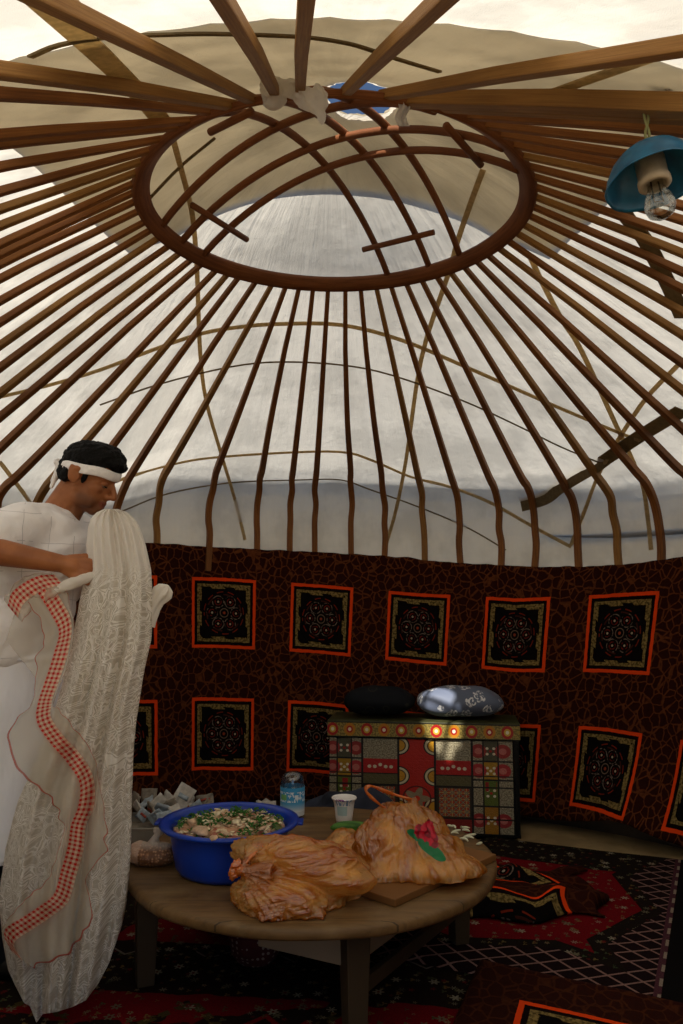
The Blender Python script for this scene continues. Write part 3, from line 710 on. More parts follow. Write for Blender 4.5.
# ------------------------------------------------------------------ cutting board, bread bags
BOARD = wood('board_wood', '#8a5f34', '#754d28', '#55361a')
P0 = Vector((.147, 2.293, 0)); e1 = Vector((.67, .742, 0)); e2 = Vector((-.742, .67, 0))
ctr = P0+e1*.263+e2*.14; g = Geo(); g.box((ctr.x, ctr.y, TZ+.0115), (.526, .28, .021), Matrix.Rotation(atan2(e1.y, e1.x), 3, 'Z'))
tag(g.obj('cutting_board', BOARD, smooth=False, bevel=.003), 'brown wooden cutting board under the orange bag printed with roses', 'cutting board')

def film(name, base, light, alpha, ax='x'):
    m = M(name); x, y, z = m.obj(); v = m.vec(x, y, z); n = m.noise(v, 26., 4., .6); n2 = m.noise(m.vec(x*1.5, y*1.5, z*.6), 55., 3., .6)
    at_ = m.node('ShaderNodeAttribute'); at_.attribute_name = 'slack'; sl_ = S(m.t, at_.outputs['Fac'])
    sv = m.vec(x*7.+n*1.2, y*30., z*44.-x*9.) if ax == 'x' else m.vec(x*36.+z*9., y*30.+n*1.2, z*8.)
    sk = m.noise(sv, 1., 3., .55); sk2 = m.noise(sv, 2.6, 2., .5)
    nb = m.bump(sk*1.5+sk2*.6+n2*.2, .7, .016)
    k = (sl_*.8+(sk-.5)*1.5+(sk2-.5)*.5+(n-.5)*.4).ss(.0, .75)
    c = m.mix(k, light, base)
    pb = m.bsdf(c, .13, spec=.9, normal=nb, link=False)
    a = m.mixs(.45, pb, m.translucent(c))
    gsy = m.node('ShaderNodeBsdfGlossy'); gsy.inputs['Roughness'].default_value = .16; m.t.links.new(nb.s, gsy.inputs['Normal']); a = m.mixs(.085, a, S(m.t, gsy.outputs[0]))
    op = (k*.5+alpha+(n2-.5)*.3).min(.97)
    return m, c, a, op
def loaf_mat(name, c1, c2, c3):
    m = M(name); x, y, z = m.obj(); n = m.noise(m.vec(x, y, z), 12., 3.); n2 = m.noise(m.vec(x, y, z), 40., 2.)
    c = m.mix(n.ss(.35, .65), c1, c2); c = m.mix(n2.ss(.6, .75)*.6, c, c3); m.bsdf(c, .5, spec=.3); return m.m
LOAF = loaf_mat('pale_loaf', '#fbeccb', '#f2d9a8', '#d9a878')
fm, fc, fa, fo_ = film('orange_film', '#b8660a', '#f5ca74', .42)
cl = fm.clear(lin('#fbdcae')); FILM = fm.done(fm.mixs(fo_, cl, fa))
def ellip(c, r, rot, n=3, amp=.08, seed=0): g = Geo(); g.blob(c, r, n, amp, 2., seed, rot); return g
def RZY(z=0, y=0, x=0): return Matrix.Rotation(radians(z), 3, 'Z') @ Matrix.Rotation(radians(y), 3, 'Y') @ Matrix.Rotation(radians(x), 3, 'X')
def bag(name, loc, label, loaves, knot, extra, matf, seed, infl=1.16, wr=.006, zmin=TZ+.002, gloss=0):
    """plastic bag shrunk around its loaves, wrinkles running to the knot"""
    root = thing(name, loc, label, 'plastic bag', 'orange food bags on the table')
    gs = []
    for (c, r, rot) in loaves: gs.append(ellip(c, [q*infl+.004 for q in r], rot))
    gs += extra
    vs, fs = fused(gs, .0048, 6, .5); K = Vector(knot); out = []
    for v in vs:
        d = v-K; L = d.length+1e-6; dn = d/L
        f = min(1, L/.05); C = Vector(loc)+Vector((0, 0, .05)); n_ = (v-C).normalized()
        # folds radiating from the knot, plus slanting creases
        r1 = 1-abs(noise.noise(Vector((dn.x*7+seed, dn.y*7, dn.z*7+L*1.5))))*2.2
        r2 = 1-abs(noise.noise(Vector((v.x*16+v.z*9+seed, v.y*10, v.z*22-v.x*6))))*2.4
        r3 = 1-abs(noise.noise(Vector((v.x*30-v.z*24, v.y*24+seed, v.z*34+v.x*20))))*2.4
        q = v+n_*((wr*2.3*max(-.6, r1)+wr*.7*max(-.6, r2)+wr*.25*max(-.5, r3))*f)
        q.z = max(zmin, q.z); out.append(q)
    g = Geo(); g.add(out, fs); fo2 = g.obj('film', matf, root); at_ = fo2.data.attributes.new('slack', 'FLOAT', 'POINT')
    E_ = [(Vector(c), Vector(r), rot.transposed()) for c, r, rot in loaves]; val = []
    for v in out:
        b_ = 9
        for c, r, rt in E_:
            d = rt @ (v-c); q = sqrt((d.x/r.x)**2+(d.y/r.y)**2+(d.z/r.z)**2); b_ = min(b_, (q-1)*min(r))
        val.append(max(0., min(1., (b_-.004)/.022)))
    at_.data.foreach_set('value', val)
    return root
def at(px, py, y): return on_y(px, py, y)
# bag 1: knotted bag, front
L1 = [(at(300, 861, 2.375), (.165, .055, .045), RZY(4, 10)), (at(318, 868, 2.315), (.13, .05, .045), RZY(-8, 14)), (at(292, 893, 2.315), (.135, .06, .05), RZY(10, 4)), (at(282, 901, 2.265), (.10, .045, .04), RZY(-5, 3)), (at(312, 897, 2.375), (.11, .05, .05), RZY(0, 0))]
k1 = at(240, 870, 2.285); k1b = at(262, 848, 2.335)
def neck(a, b, r0, r1):
    q = Geo(); q.tube([a, a.lerp(b, .35), a.lerp(b, .7), b], [r0, lerp(r0, r1, .25), lerp(r0, r1, .6), r1], 10); return q
ex1 = [neck(k1, at(268, 882, 2.295), .008, .062), neck(k1b, at(275, 860, 2.355), .007, .045), neck(k1, k1b, .009, .008), neck(at(262, 915, 2.215), at(300, 905, 2.245), .02, .03), neck(at(325, 917, 2.220), at(305, 905, 2.245), .012, .03)]
b1 = bag('food_bag', Vector((-.12, 2.315, TZ)), 'knotted orange plastic bag of pale loaves at the front of the table', L1, k1, ex1, FILM, 1, wr=.0055)
KNOT = film('orange_knot', '#e06a14', '#f08a2c', .8); KN = KNOT[0].done(KNOT[0].mixs(.9, KNOT[0].clear(), KNOT[2]))
g = Geo(); rr = random.Random(5)
for c_, s_ in ((k1, 1.), (k1b, .55)):
    g.blob(c_, (.013*s_, .012*s_, .015*s_), 3, .3, 3., 4)
    for k in range(3):
        a = rr.uniform(1.6, 4.2); d = Vector((cos(a)*.6-.5, -.2, sin(a)*.7)).normalized()
        g.blob(c_+d*.018*s_, (.012*s_, .007*s_, .017*s_), 3, .5, 3., k+7, RZY(rr.uniform(-60, 60), rr.uniform(-50, 50)))
g.tube(spline([k1, k1.lerp(k1b, .5)+Vector((0, 0, .006)), k1b], 5), .006, 8)
g.obj('knot', KN, b1)
# bag 2: carrier bag with rose print, on the board
L2 = [(at(410, 866, 2.52), (.15, .065, .055), RZY(20, -12)), (at(432, 858, 2.58), (.13, .06, .06), RZY(30, 25)), (at(404, 838, 2.58), (.09, .06, .08), RZY(10, 50)), (at(446, 872, 2.50), (.11, .06, .045), RZY(28, 8)), (at(385, 850, 2.54), (.075, .06, .075), RZY(0, -55)), (at(420, 835, 2.62), (.08, .06, .06), RZY(0, 20))]
top2 = at(403, 801, 2.6); ex2 = [neck(at(414, 800, 2.6), at(412, 832, 2.58), .012, .075), neck(at(390, 806, 2.6), at(400, 832, 2.58), .01, .05), neck(at(474, 884, 2.52), at(445, 868, 2.52), .008, .05), neck(at(374, 880, 2.47), at(400, 868, 2.5), .01, .04), neck(at(442, 889, 2.46), at(430, 870, 2.5), .01, .045)]
b2 = bag('food_bag', Vector((.27, 2.55, TZ+.022)), 'orange carrier bag with red rose print, standing on the cutting board', L2, top2, ex2, None, 2, wr=.006, zmin=TZ+.024)
# rose print on the film: bare flower shapes in object space of the bag film
film2 = b2.children[0]
m2, c2, a2, o2 = film('orange_film_print', '#b56a0e', '#f3c778', .42, 'z')
X, Y, Z = m2.obj()
ro = at(427, 838, 2.5)-Vector(b2.location); eX = Vector((1, 0, 0)); 
px = ((X-ro.x)*.88+(Z-ro.z)*-.47)*1.15; pz = ((Z-ro.z)*.88+(X-ro.x)*.47)*1.15
pv = m2.vec(px, pz, 0.); nw = (m2.noise(pv, 60., 2.)-.5)*.02
def disk(cx_, cz_, r): return ((px-cx_)*(px-cx_)+(pz-cz_)*(pz-cz_)).sqrt()+nw
rose = disk(-.002, .014, 0).lt(.027).max(disk(.024, .003, 0).lt(.019)).max(disk(-.028, .004, 0).lt(.02)).max(disk(.0, .035, 0).lt(.014))
leaf = (((px-.026)/.05)*((px-.026)/.05)+((pz+.022)/.016)*((pz+.022)/.016)).sqrt().lt(1.0).max((((px+.04)/.03)*((px+.04)/.03)+((pz+.012)/.012)*((pz+.012)/.012)).sqrt().lt(1.))
sw = (disk(0, .01, 0)*220.).sin().gt(.3)
front = Y.lt(ro.y+.07)
pc = m2.mix(rose, lin('#0d6b3c'), m2.mix(sw, lin('#b5122c'), lin('#7d0a1c')))
prt = m2.bsdf(pc, .4, spec=.4, link=False)
base2 = m2.mixs(o2, m2.clear(lin('#fbdcae')), a2)
film2.data.materials.clear(); film2.data.materials.append(m2.done(m2.mixs(rose.max(leaf)*front, base2, prt)))
g = Geo()
for w_ in (0, .012):
    pth = spline([at(392, 812, 2.58+w_), at(378, 803, 2.56+w_), at(366, 791, 2.54+w_), at(371, 786, 2.55+w_), at(390, 793, 2.58+w_), at(412, 800, 2.6+w_)], 6)
    g.tube(pth, [.011+.003*sin(i*.9) for i in range(len(pth))], 8, rz=.4)
g.obj('handle', film('orange_handle', '#d98a3c', '#efb066', .8)[0].m if False else KNOT[0].m, b2)
# bag 3 between them
L3 = [(at(352, 866, 2.62), (.07, .06, .06), RZY(0, -20)), (at(372, 856, 2.66), (.08, .06, .06), RZY(10, 10)), (at(362, 880, 2.56), (.06, .05, .035), RZY(0, 0)), (at(345, 850, 2.7), (.05, .05, .05), RZY(0, 0))]
fm3, fc3, fa3, fo3 = film('pale_orange_film', '#cc8220', '#f9d485', .40, 'z'); FILM3 = fm3.done(fm3.mixs(fo3, fm3.clear(lin('#fbe0b8')), fa3))
b3 = bag('food_bag', Vector((.06, 2.63, TZ)), 'pale orange bag of loaves squeezed between knotted bag and rose-print bag', L3, at(368, 838, 2.66), [], FILM3, 3, wr=.005, zmin=TZ+.0235)
for bi, (Ls, lb) in enumerate(((L1, 'pale loaf inside the knotted orange bag'), (L2, 'pale loaf inside the rose-printed orange bag'), (L3, 'pale loaf inside the pale orange middle bag'))):
    for (c_, r_, rot_) in Ls:
        g = Geo(); g.blob(c_, [q*.97 for q in r_], 3, .1, 2.2, bi*9+1, rot_); zm = TZ+(.004, .027, .026)[bi]
        for v in g.v: v.z = max(zm, v.z)
        tag(g.obj('loaf', LOAF), lb, 'loaf', ('loaves in the knotted bag', 'loaves in the rose-print bag', 'loaves in the middle bag')[bi])

# chickpea bag
cp = Vector((-.605, 2.665, TZ)); root = thing('chickpea_bag', cp, 'small clear knotted bag of chickpeas beside the blue basin', 'bag')
gs = [ellip(cp+Vector((-.0, 0, .028)), (.078, .06, .036), RZY(10)), ellip(cp+Vector((.03, -.01, .03)), (.05, .045, .036), RZY(0)), ellip(cp+Vector((-.045, .01, .03)), (.04, .04, .036), RZY(0)), neck(cp+Vector((.012, 0, .092)), cp+Vector((0, 0, .05)), .006, .03)]
q = Geo(); q.blob(cp+Vector((.016, 0, .098)), (.02, .008, .012), 3, .5, 3, 3, RZY(20, 30)); gs.append(q)
vs, fs = fused(gs, .004, 5); vs = [Vector((v.x, v.y, max(TZ+.001, v.z+.0025*noise.noise(v*70)))) for v in vs]
CHK = M('chickpea_film'); x, y, z = CHK.obj(); d, hh, _, _ = CHK.vorp(CHK.vec(x, y, z), 105., .6); n = CHK.noise(CHK.vec(x, y, z), 22., 3.)
c = CHK.mix(d.ss(.15, .5), '#cf9d74', '#7d5236'); c = CHK.mix(hh.gt(.8)*.5, c, '#b57f58'); c = CHK.mix(z.ss(.048, .07), c, '#cdbfb0'); c = CHK.mix((x.lt(-.035)*.8), c, '#c9a892')
CHK.bsdf(c, .3, spec=.5, normal=CHK.bump(d*-1.+n*.4, .5, .006))
g = Geo(); g.add(vs, fs); g.obj('filled_film', CHK.m, root)

# cup, bottle, cucumber, onion slices
CUPM = M('white_cup'); u, v = CUPM.uv(); x, y, z = CUPM.obj(); n = CUPM.noise(CUPM.vec(u*14., v*4., 0.), 2., 2.)
c = CUPM.mix((v.gt(.28)*v.lt(.5))*u.gt(.6)*u.lt(.86)*n.gt(.52), '#ebe7e2', '#7b9cc0'); c = CUPM.mix((v.gt(.17)*v.lt(.27))*u.gt(.62)*u.lt(.8), c, '#b3cbc9'); c = CUPM.mix((v.gt(.42)*v.lt(.62))*u.gt(.62)*u.lt(.78)*n.gt(.5), c, '#8a4a8f')
CUPM.bsdf(c, .35, spec=.4)
cc = Vector((.01, 3.13, TZ)); cup = thing('plastic_cup', cc, 'small white printed plastic cup standing behind the bags on the table', 'cup')
hc = .092; g = Geo(); pr = [(.028, 0), (.030, .002), (.0335, .03), (.037, .06), (.041, .082), (.046, .086), (.048, .09), (.046, .093), (.043, .09), (.039, .078), (.032, .03), (.028, .006), (.001, .005)]
g.grid(lambda u, v: cc+Vector((pr[int(round(v*12))][0]*cos(2*pi*u), pr[int(round(v*12))][0]*sin(2*pi*u), pr[int(round(v*12))][1])), 40, 12, True); g.obj('cup_body', CUPM.m, cup)
g = Geo(); g.lathe([(.001, .07), (.036, .07), (.037, .072), (.001, .0725)], cc, 30); g.obj('contents', plain('cup_contents', '#d8d2c8', .4), cup)
PET = M('clear_bottle'); fr = PET.node('ShaderNodeLayerWeight'); fr.inputs[0].default_value = .3; gl = PET.node('ShaderNodeBsdfGlossy'); gl.inputs['Roughness'].default_value = .12
PET.done(PET.mixs(S(PET.t, fr.outputs[0])*.55+.14, PET.clear((.86, .9, .92, 1)), S(PET.t, gl.outputs[0])))
bc = Vector((-.19, 3.2, TZ)); bot = thing('water_bottle', bc, 'clear plastic bottle with light blue label behind the blue basin', 'bottle')
g = Geo(); g.lathe([(.001, .006), (.03, .003), (.043, .01), (.045, .03), (.0445, .06), (.046, .09), (.046, .125), (.044, .145), (.038, .16), (.03, .168), (.001, .172)], bc, 36); g.obj('bottle_body', PET.m, bot)
LAB = M('bottle_label'); u, v = LAB.uv(); n = LAB.noise(LAB.vec(u*16., v*3., 0.), 2.4, 3.)
c = LAB.mix(v.ss(.2, .5), '#dfe6ea', '#4aa3d6'); c = LAB.mix((v.gt(.5)*v.lt(.82))*n.gt(.52), c, '#e6f1f7'); c = LAB.mix(v.lt(.2), c, '#cfd6da'); c = LAB.mix((v.gt(.55)*v.lt(.7))*u.gt(.58)*u.lt(.68), c, '#7fbf7a')
LAB.bsdf(c, .4)
g = Geo(); pr2 = [(.0465, .012), (.0472, .04), (.0475, .09), (.0475, .118)]
g.grid(lambda u, v: bc+Vector((pr2[int(round(v*3))][0]*cos(2*pi*u), pr2[int(round(v*3))][0]*sin(2*pi*u), pr2[int(round(v*3))][1])), 40, 3, True); g.obj('label', LAB.m, bot)
g = Geo(); cu = Vector((.035, 2.99, TZ+.021)); g.tube(spline([cu+Vector((-.075, -.01, 0)), cu, cu+Vector((.075, .012, 0))], 6), [.004, .013, .018, .02, .021, .021, .021, .021, .02, .018, .014, .008, .003], 14)
CUC = M('cucumber_skin'); x, y, z = CUC.obj(); CUC.bsdf(CUC.mix(CUC.noise(CUC.vec(x*6., y*60., z*60.), 1.5, 2.).ss(.4, .6), '#2f5a1e', '#4c7a2c'), .4)
tag(g.obj('cucumber', CUC.m), 'green cucumber lying behind the middle bag on the table', 'cucumber')
rr = random.Random(11); ON = plain('onion', '#d8d8b8', .4, var=.1)
for px_, py_ in [(448, 826), (455, 829), (462, 828), (459, 834), (466, 836), (470, 832), (474, 839), (476, 845), (468, 842), (452, 832)]:
    c_ = on_z(px_, py_, TZ+.004); a0 = rr.uniform(0, 6.3); R0 = rr.uniform(.016, .026); g = Geo()
    g.tube([c_+Vector((R0*cos(a0+t)-R0*cos(a0), R0*sin(a0+t)*.8-R0*sin(a0)*.8, .002+.004*sin(t*1.3))) for t in [i*.22 for i in range(9)]], [.001, .003, .004, .0045, .0045, .0045, .004, .003, .001], 6)
    tag(g.obj('onion_slice', ON), 'thin white onion slice scattered on the table right of the rose-print bag', 'onion slice', 'onion slices on the table')

# ------------------------------------------------------------------ painted chest and cushions
FL = Vector((-.065, 4.19, .02)); FR = Vector((.88, 4.06, .02)); CH = .55
ex = (FR-FL).normalized(); ey = Vector((-ex.y, ex.x, 0)); CW = (FR-FL).length
def ch(u, d, z): return FL+ex*(u*CW)+ey*d+Vector((0, 0, z))
CD = M('chest_front'); u, v = CD.uv(); P = CD.vec(u*95., v*55., 0.)
def inr(a, lo, hi): return a.gt(lo)*a.lt(hi)
def rectm(a, b, c_, d): return inr(u, a, b)*inr(v, c_, d)
c = CD.mix(CD.noise(CD.vec(u*40., v*24., 0.), 3., 3.).ss(.35, .65), '#a59b80', '#6a6048')      # silvery embossed sheet
col = [(.02, .19), (.19, .385), (.385, .58), (.58, .785), (.785, .97)]
um = (u-.4825).abs()                                                                            # mirrored about the middle
def dotn(cx_, cy_, r, ax=1.73): return (((um-cx_)*ax)*((um-cx_)*ax)+(v-cy_)*(v-cy_)).sqrt().lt(r)
c = CD.mix(inr(um, .1, .3)*inr(v, .62, .78), c, '#a51a14'); c = CD.mix(inr(um, .1, .3)*inr(v, .5, .62), c, '#5a5332')
c = CD.mix(inr(um, .1, .3)*inr(v, .0, .16), c, '#7d1a12'); c = CD.mix(inr(um, .1, .3)*inr(v, .16, .5), c, '#2d2416')
d1 = ((u*1.73+v)*15.).pingpong(.5); d2 = ((u*1.73-v)*15.).pingpong(.5); dm = d1.min(d2)
hz = CD.vor(CD.vec(u*26., v*15., 0.), 1., 'F1', 0.)
c = CD.mix(inr(um, .12, .285)*inr(v, .18, .48)*dm.gt(.12), c, CD.mix(hz.gt(.45), lin('#a33a20'), lin('#a8935a'))); c = CD.mix(inr(um, .12, .285)*inr(v, .18, .48)*dm.lt(.06), c, '#8f876f')
for q in (.14, .17, .2, .23, .26): c = CD.mix(dotn(q, .70+.015*(1 if q == .2 else -.4), .018), c, '#cfc4a8')
for q in (.16, .2, .24): c = CD.mix(dotn(q, .07, .016), c, '#a79a78')
c = CD.mix(um.lt(.098), c, '#b02314')                                                           # red middle panel
for yy in (.93, .6, .27, .04): 
    c = CD.mix(dotn(.098, yy, .105)*um.lt(.099), c, '#18120c'); c = CD.mix(dotn(.098, yy, .092)*um.lt(.099), c, '#c9bf9a'); c = CD.mix(dotn(.098, yy, .07)*um.lt(.099), c, '#57401c'); c = CD.mix(dotn(.098, yy, .058)*um.lt(.099), c, '#c08a1e')
rx = (u-.4825)*1.73; ry = v-.36; an = ry.atan2(rx); rr_n = (rx*rx+ry*ry).sqrt()
c = CD.mix(rr_n.lt((an*5.).cos()*.03+.095)*rr_n.gt(.03), c, '#8f7f63'); c = CD.mix(rr_n.ring(.13, .008), c, '#5a1410'); c = CD.mix(rr_n.lt(.028), c, '#d03a1a')
c = CD.mix(um.ring(.0985, .004)+0., c, '#14100a')
# outer columns: small panels with flowers
oc = um.gt(.3)
for k, (lo, hi, cc1, cc2) in enumerate(((.78, 1., '#4d4a33', '#8f2b24'), (.58, .78, '#a07a14', '#a02a2a'), (.3, .58, '#56641f', '#56641f'), (.0, .3, '#9a6a14', '#8f2424'))):
    c = CD.mix(oc*inr(um, .36, .44)*inr(v, lo, hi), c, cc1)
    mid = (lo+hi)/2
    for sx in (.335, .465): c = CD.mix(oc*dotn(sx, mid, .075)*(1 if k != 2 else 0.), c, cc2); c = CD.mix(oc*dotn(sx, mid, .035)*(1 if k != 2 else 0.), c, '#b5655a')
    for dx_, dy_ in ((0, 0), (.018, .03), (-.018, .03), (.018, -.03), (-.018, -.03)): c = CD.mix(oc*dotn(.40+dx_, mid+dy_, .014), c, '#d6cbb0' if (dx_ or k % 2) else '#a51a14')
    if k == 2:
        c = CD.mix(oc*inr(um, .37, .43)*(v-.51).abs().lt(.05)*((u*90.).sin().gt(.2)), c, '#8c1a12')
grid_ = ((um-.3).abs().lt(.006)).max((um-.36).abs().lt(.004)).max((um-.44).abs().lt(.004)).max((um-.1).abs().lt(.006)).max(oc*(v-.78).abs().lt(.009)).max(oc*(v-.58).abs().lt(.009)).max(oc*(v-.3).abs().lt(.009)).max((um.gt(.1))*(v-.5).abs().lt(.008)).max((um.gt(.1))*(v-.16).abs().lt(.008)).max((um.gt(.1))*(v-.62).abs().lt(.006))
c = CD.mix(grid_, c, '#0f0c08')
emb = CD.noise(P, 1.6, 3.)
CD.bsdf(c, .34, spec=.55, metal=.15, normal=CD.bump(emb+dm*.5, .5, .006))
DARKW = plain('chest_dark', '#1d1812', .6, var=.3)
LIDM = M('chest_lid_band'); u, v = LIDM.uv(); k = u*11.+.2; fx = ((k.fract())-.5)/11.*1.73*8.; fy = (v-.5)*1.; r_ = (fx*fx+fy*fy).sqrt(); idx = k.floor()
alt = (idx*.5).fract().gt(.2)
c = LIDM.mix(LIDM.noise(LIDM.vec(u*60., v*4., 0.), 2., 3.).ss(.4, .6), '#a08a45', '#6a5c2e'); c = LIDM.mix(r_.lt(.42), c, LIDM.mix(alt, lin('#a31f1c'), lin('#b5761a'))); c = LIDM.mix(r_.lt(.24), c, LIDM.mix(alt, lin('#c9a43a'), lin('#a31f1c'))); c = LIDM.mix(r_.lt(.12), c, '#e0d6bc')
c = LIDM.mix(v.gt(.93).max(v.lt(.06)), c, '#14100a')
LIDM.bsdf(c, .35, spec=.5, metal=.1, normal=LIDM.bump(r_, .3, .004))
chest = thing('painted_chest', FL+ex*(CW/2)+ey*.2, 'painted chest with red and gold metal panels standing against the back carpet', 'chest')
DEP = .29
rotc = Matrix.Rotation(atan2(ex.y, ex.x), 3, 'Z')
g = Geo(); c0 = ch(.5, DEP/2+.012, .235); g.box(c0, (CW-.01, DEP-.01, .46), rotc); g.obj('body', DARKW, chest, smooth=False, bevel=.004)
g = Geo(); g.grid(lambda u, v: ch(lerp(.005, .965, u), .002, lerp(.012, .462, v)), 24, 14)
g.obj('front_panel', CD.m, chest, smooth=False, solid=.008)
g = Geo(); g.box(ch(.985, .005, .235), (.024, .02, .46), rotc); g.box(ch(.5, .006, .008), (CW, .02, .016), rotc); g.obj('edge_trim', plain('blackened_metal', '#1b1a18', .4, .6, var=.4, scale=60), chest, smooth=False, bevel=.002)
g = Geo(); g.box(ch(.5, DEP/2-.006, .5085), (CW+.012, DEP+.016, .085), rotc); g.obj('lid', plain('chest_lid', '#3a3a20', .5, var=.3), chest, smooth=False, bevel=.008)
g = Geo(); g.grid(lambda u, v: ch(lerp(-.004, 1.004, u), -.0155, lerp(.47, .545, v)), 30, 3); g.obj('lid_band', LIDM.m, chest, smooth=False, solid=.003)
def cushion(name, c, w_, d_, h_, rot, mat, label):
    root = thing(name, c, label, 'cushion', None); g = Geo()
    def fn(u, v):
        a, b = 2*pi*u, pi*(v-.5); e = .55
        f = lambda t: math.copysign(abs(t)**e, t)
        x_, y_ = w_*f(cos(a))*abs(cos(b))**.7, d_*f(sin(a))*abs(cos(b))**.7
        k_ = 1-.35*(abs(x_/w_)**4+abs(y_/d_)**4)*.5
        z_ = h_*(sin(b))*k_+.012*noise.noise(Vector((x_*7, y_*7, b)))+h_*.85
        return c+rot @ Vector((x_, y_, max(.0, z_)))
    g.grid(fn, 48, 24, True); g.obj('cover', mat, root)
    return root
NAVY = M('navy_damask'); x, y, z = NAVY.obj(); d, hh, lx, ly = NAVY.vorp(NAVY.vec(x, y, z*1.2), 13., .7); an = ly.atan2(lx)
pt = (d-((an*4.+d*9.).sin()*.1+.28)).abs().lt(.07).max(((an*2.+d*14.).sin().gt(.55))*d.lt(.42)*d.gt(.1)); n = NAVY.noise(NAVY.vec(x, y, z), 70., 2.)
NAVY.bsdf(NAVY.mix(pt*n.ss(.3, .6), '#5d6578', '#d8d8d8'), .55, spec=.3, sheen=.1)
BLK = M('dark_damask'); x, y, z = BLK.obj(); d, hh, lx, ly = BLK.vorp(BLK.vec(x, y, z), 12., .8); BLK.bsdf(BLK.mix((d-.3).abs().lt(.03), '#14161a', '#2b2a24'), .8, spec=.15)
TOPZ = .02+.551
cushion('cushion', ch(.70, .135, TOPZ), .222, .125, .078, rotc @ RZY(2, 0, 2), NAVY.m, 'navy cushion with pale scroll pattern lying in the sun patch on the chest')
cushion('cushion', ch(.262, .14, TOPZ), .185, .12, .074, rotc @ RZY(-3, 0, 2), BLK.m, 'dark black-green cushion lying in shade at left on the chest')

# ------------------------------------------------------------------ things on the floor
JEAN = plain('grey_cloth', '#2f3340', .9, var=.4, scale=8)
gs = [ellip(Vector((.04, 3.93, .15)), (.17, .1, .13), RZY(10, 8)), ellip(Vector((.14, 3.9, .2)), (.12, .09, .1), RZY(-20, 20)), ellip(Vector((-.1, 3.95, .13)), (.12, .1, .12), RZY(0, -20)), ellip(Vector((.02, 3.9, .22)), (.12, .07, .06), RZY(0, 14))]
vs, fs = fused(gs, .012, 6); vs = [Vector((v.x, v.y, max(.017, v.z)))+Vector((0, -.012*noise.noise(Vector((v.x*8, v.y*8, v.z*22))), .014*noise.noise(Vector((v.x*10, v.z*16, 2))))) for v in vs]
for v in vs: v.z = max(.017, v.z)
g = Geo(); g.add(vs, fs); tag(g.obj('clothing_bundle', JEAN), 'bundle of dark grey-blue clothing heaped in front of the painted chest', 'clothing')
tb = Vector((-.97, 3.93, .013)); TUBM = M('tub_plastic'); TUBM.done(TUBM.mixs(.45, TUBM.clear((.92, .92, .9, 1)), TUBM.bsdf('#b9b4a8', .4, link=False)))
tub = thing('plastic_tub', tb, 'translucent plastic tub full of paper packets on the floor behind the table', 'tub')
g = Geo()
def tubf(u, v):
    a = 2*pi*u; e = .45; f = lambda t: math.copysign(abs(t)**e, t); s_ = lerp(.82, 1., min(1, v/.9))
    if v < .05: s_ = .1 if v < .02 else .8
    return tb+Vector((.19*f(cos(a))*s_, .13*f(sin(a))*s_, .125*max(0, (v-.05)/.95)))
g.grid(tubf, 48, 20, True); g.obj('tub_wall', TUBM.m, tub, solid=.003)
g = Geo(); g.tube([tb+Vector((.19*math.copysign(abs(cos(a))**.45, cos(a)), .13*math.copysign(abs(sin(a))**.45, sin(a)), .125)) for a in [2*pi*i/48 for i in range(49)]], .006, 6); g.obj('tub_rim', TUBM.m, tub)
rr = random.Random(21)
WP = [plain('paper_white', '#cfcac0', .7, var=.15, scale=40), plain('paper_blue', '#a9b6c0', .7, var=.3, scale=30), plain('paper_grey', '#8f8678', .7, var=.3, scale=30)]
RED = plain('print_red', '#a8473a', .6)
spots = [(138, 808, 3.78), (146, 803, 3.82), (152, 811, 3.74), (158, 802, 3.8), (163, 810, 3.76), (171, 806, 3.8), (168, 799, 3.86), (143, 815, 3.72), (135, 801, 3.85), (176, 812, 3.76), (156, 817, 3.71), (149, 796, 3.88), (186, 803, 3.84), (197, 807, 3.86), (208, 806, 3.9), (190, 797, 3.9), (165, 818, 3.70), (205, 800, 3.92)]
def packet(c_, w_, h_, rot, mat, label, stripe):
    root = thing('paper_packet', c_, label, 'packet', 'paper packets heaped in the tub'); g = Geo(); s0 = rr.randint(0, 99)
    g.grid(lambda u, v: c_+rot @ Vector(((u-.5)*w_, .012*noise.noise(Vector((u*3+s0, v*3, 1))), (v-.5)*h_)), 6, 6); g.obj('wrapper', mat, root, solid=.008)
    if stripe:
        g = Geo(); g.grid(lambda u, v: c_+rot @ Vector(((u-.5)*w_*.6, -.007+.012*noise.noise(Vector(((.2+u*.6)*3+s0, (.4+v*.2)*3, 1))), (v*.2-.1)*h_)), 4, 2); g.obj('print', RED if stripe == 1 else WP[1], root, solid=.002)
packet(at(183, 801, 3.98)+Vector((0, 0, .02)), .085, .11, RZY(10, 32, -15), WP[0], 'white packet standing tilted up highest at the right of the tub', 2)
for i, (px_, py_, yy) in enumerate(spots):
    packet(at(px_, py_, yy+.15), rr.uniform(.05, .085), rr.uniform(.045, .07), RZY(rr.uniform(-60, 60), rr.uniform(-70, 70), rr.uniform(-70, 30)), WP[i % 3], 'crumpled pale paper packet in the heap spilling from the plastic tub', i % 5 == 2)
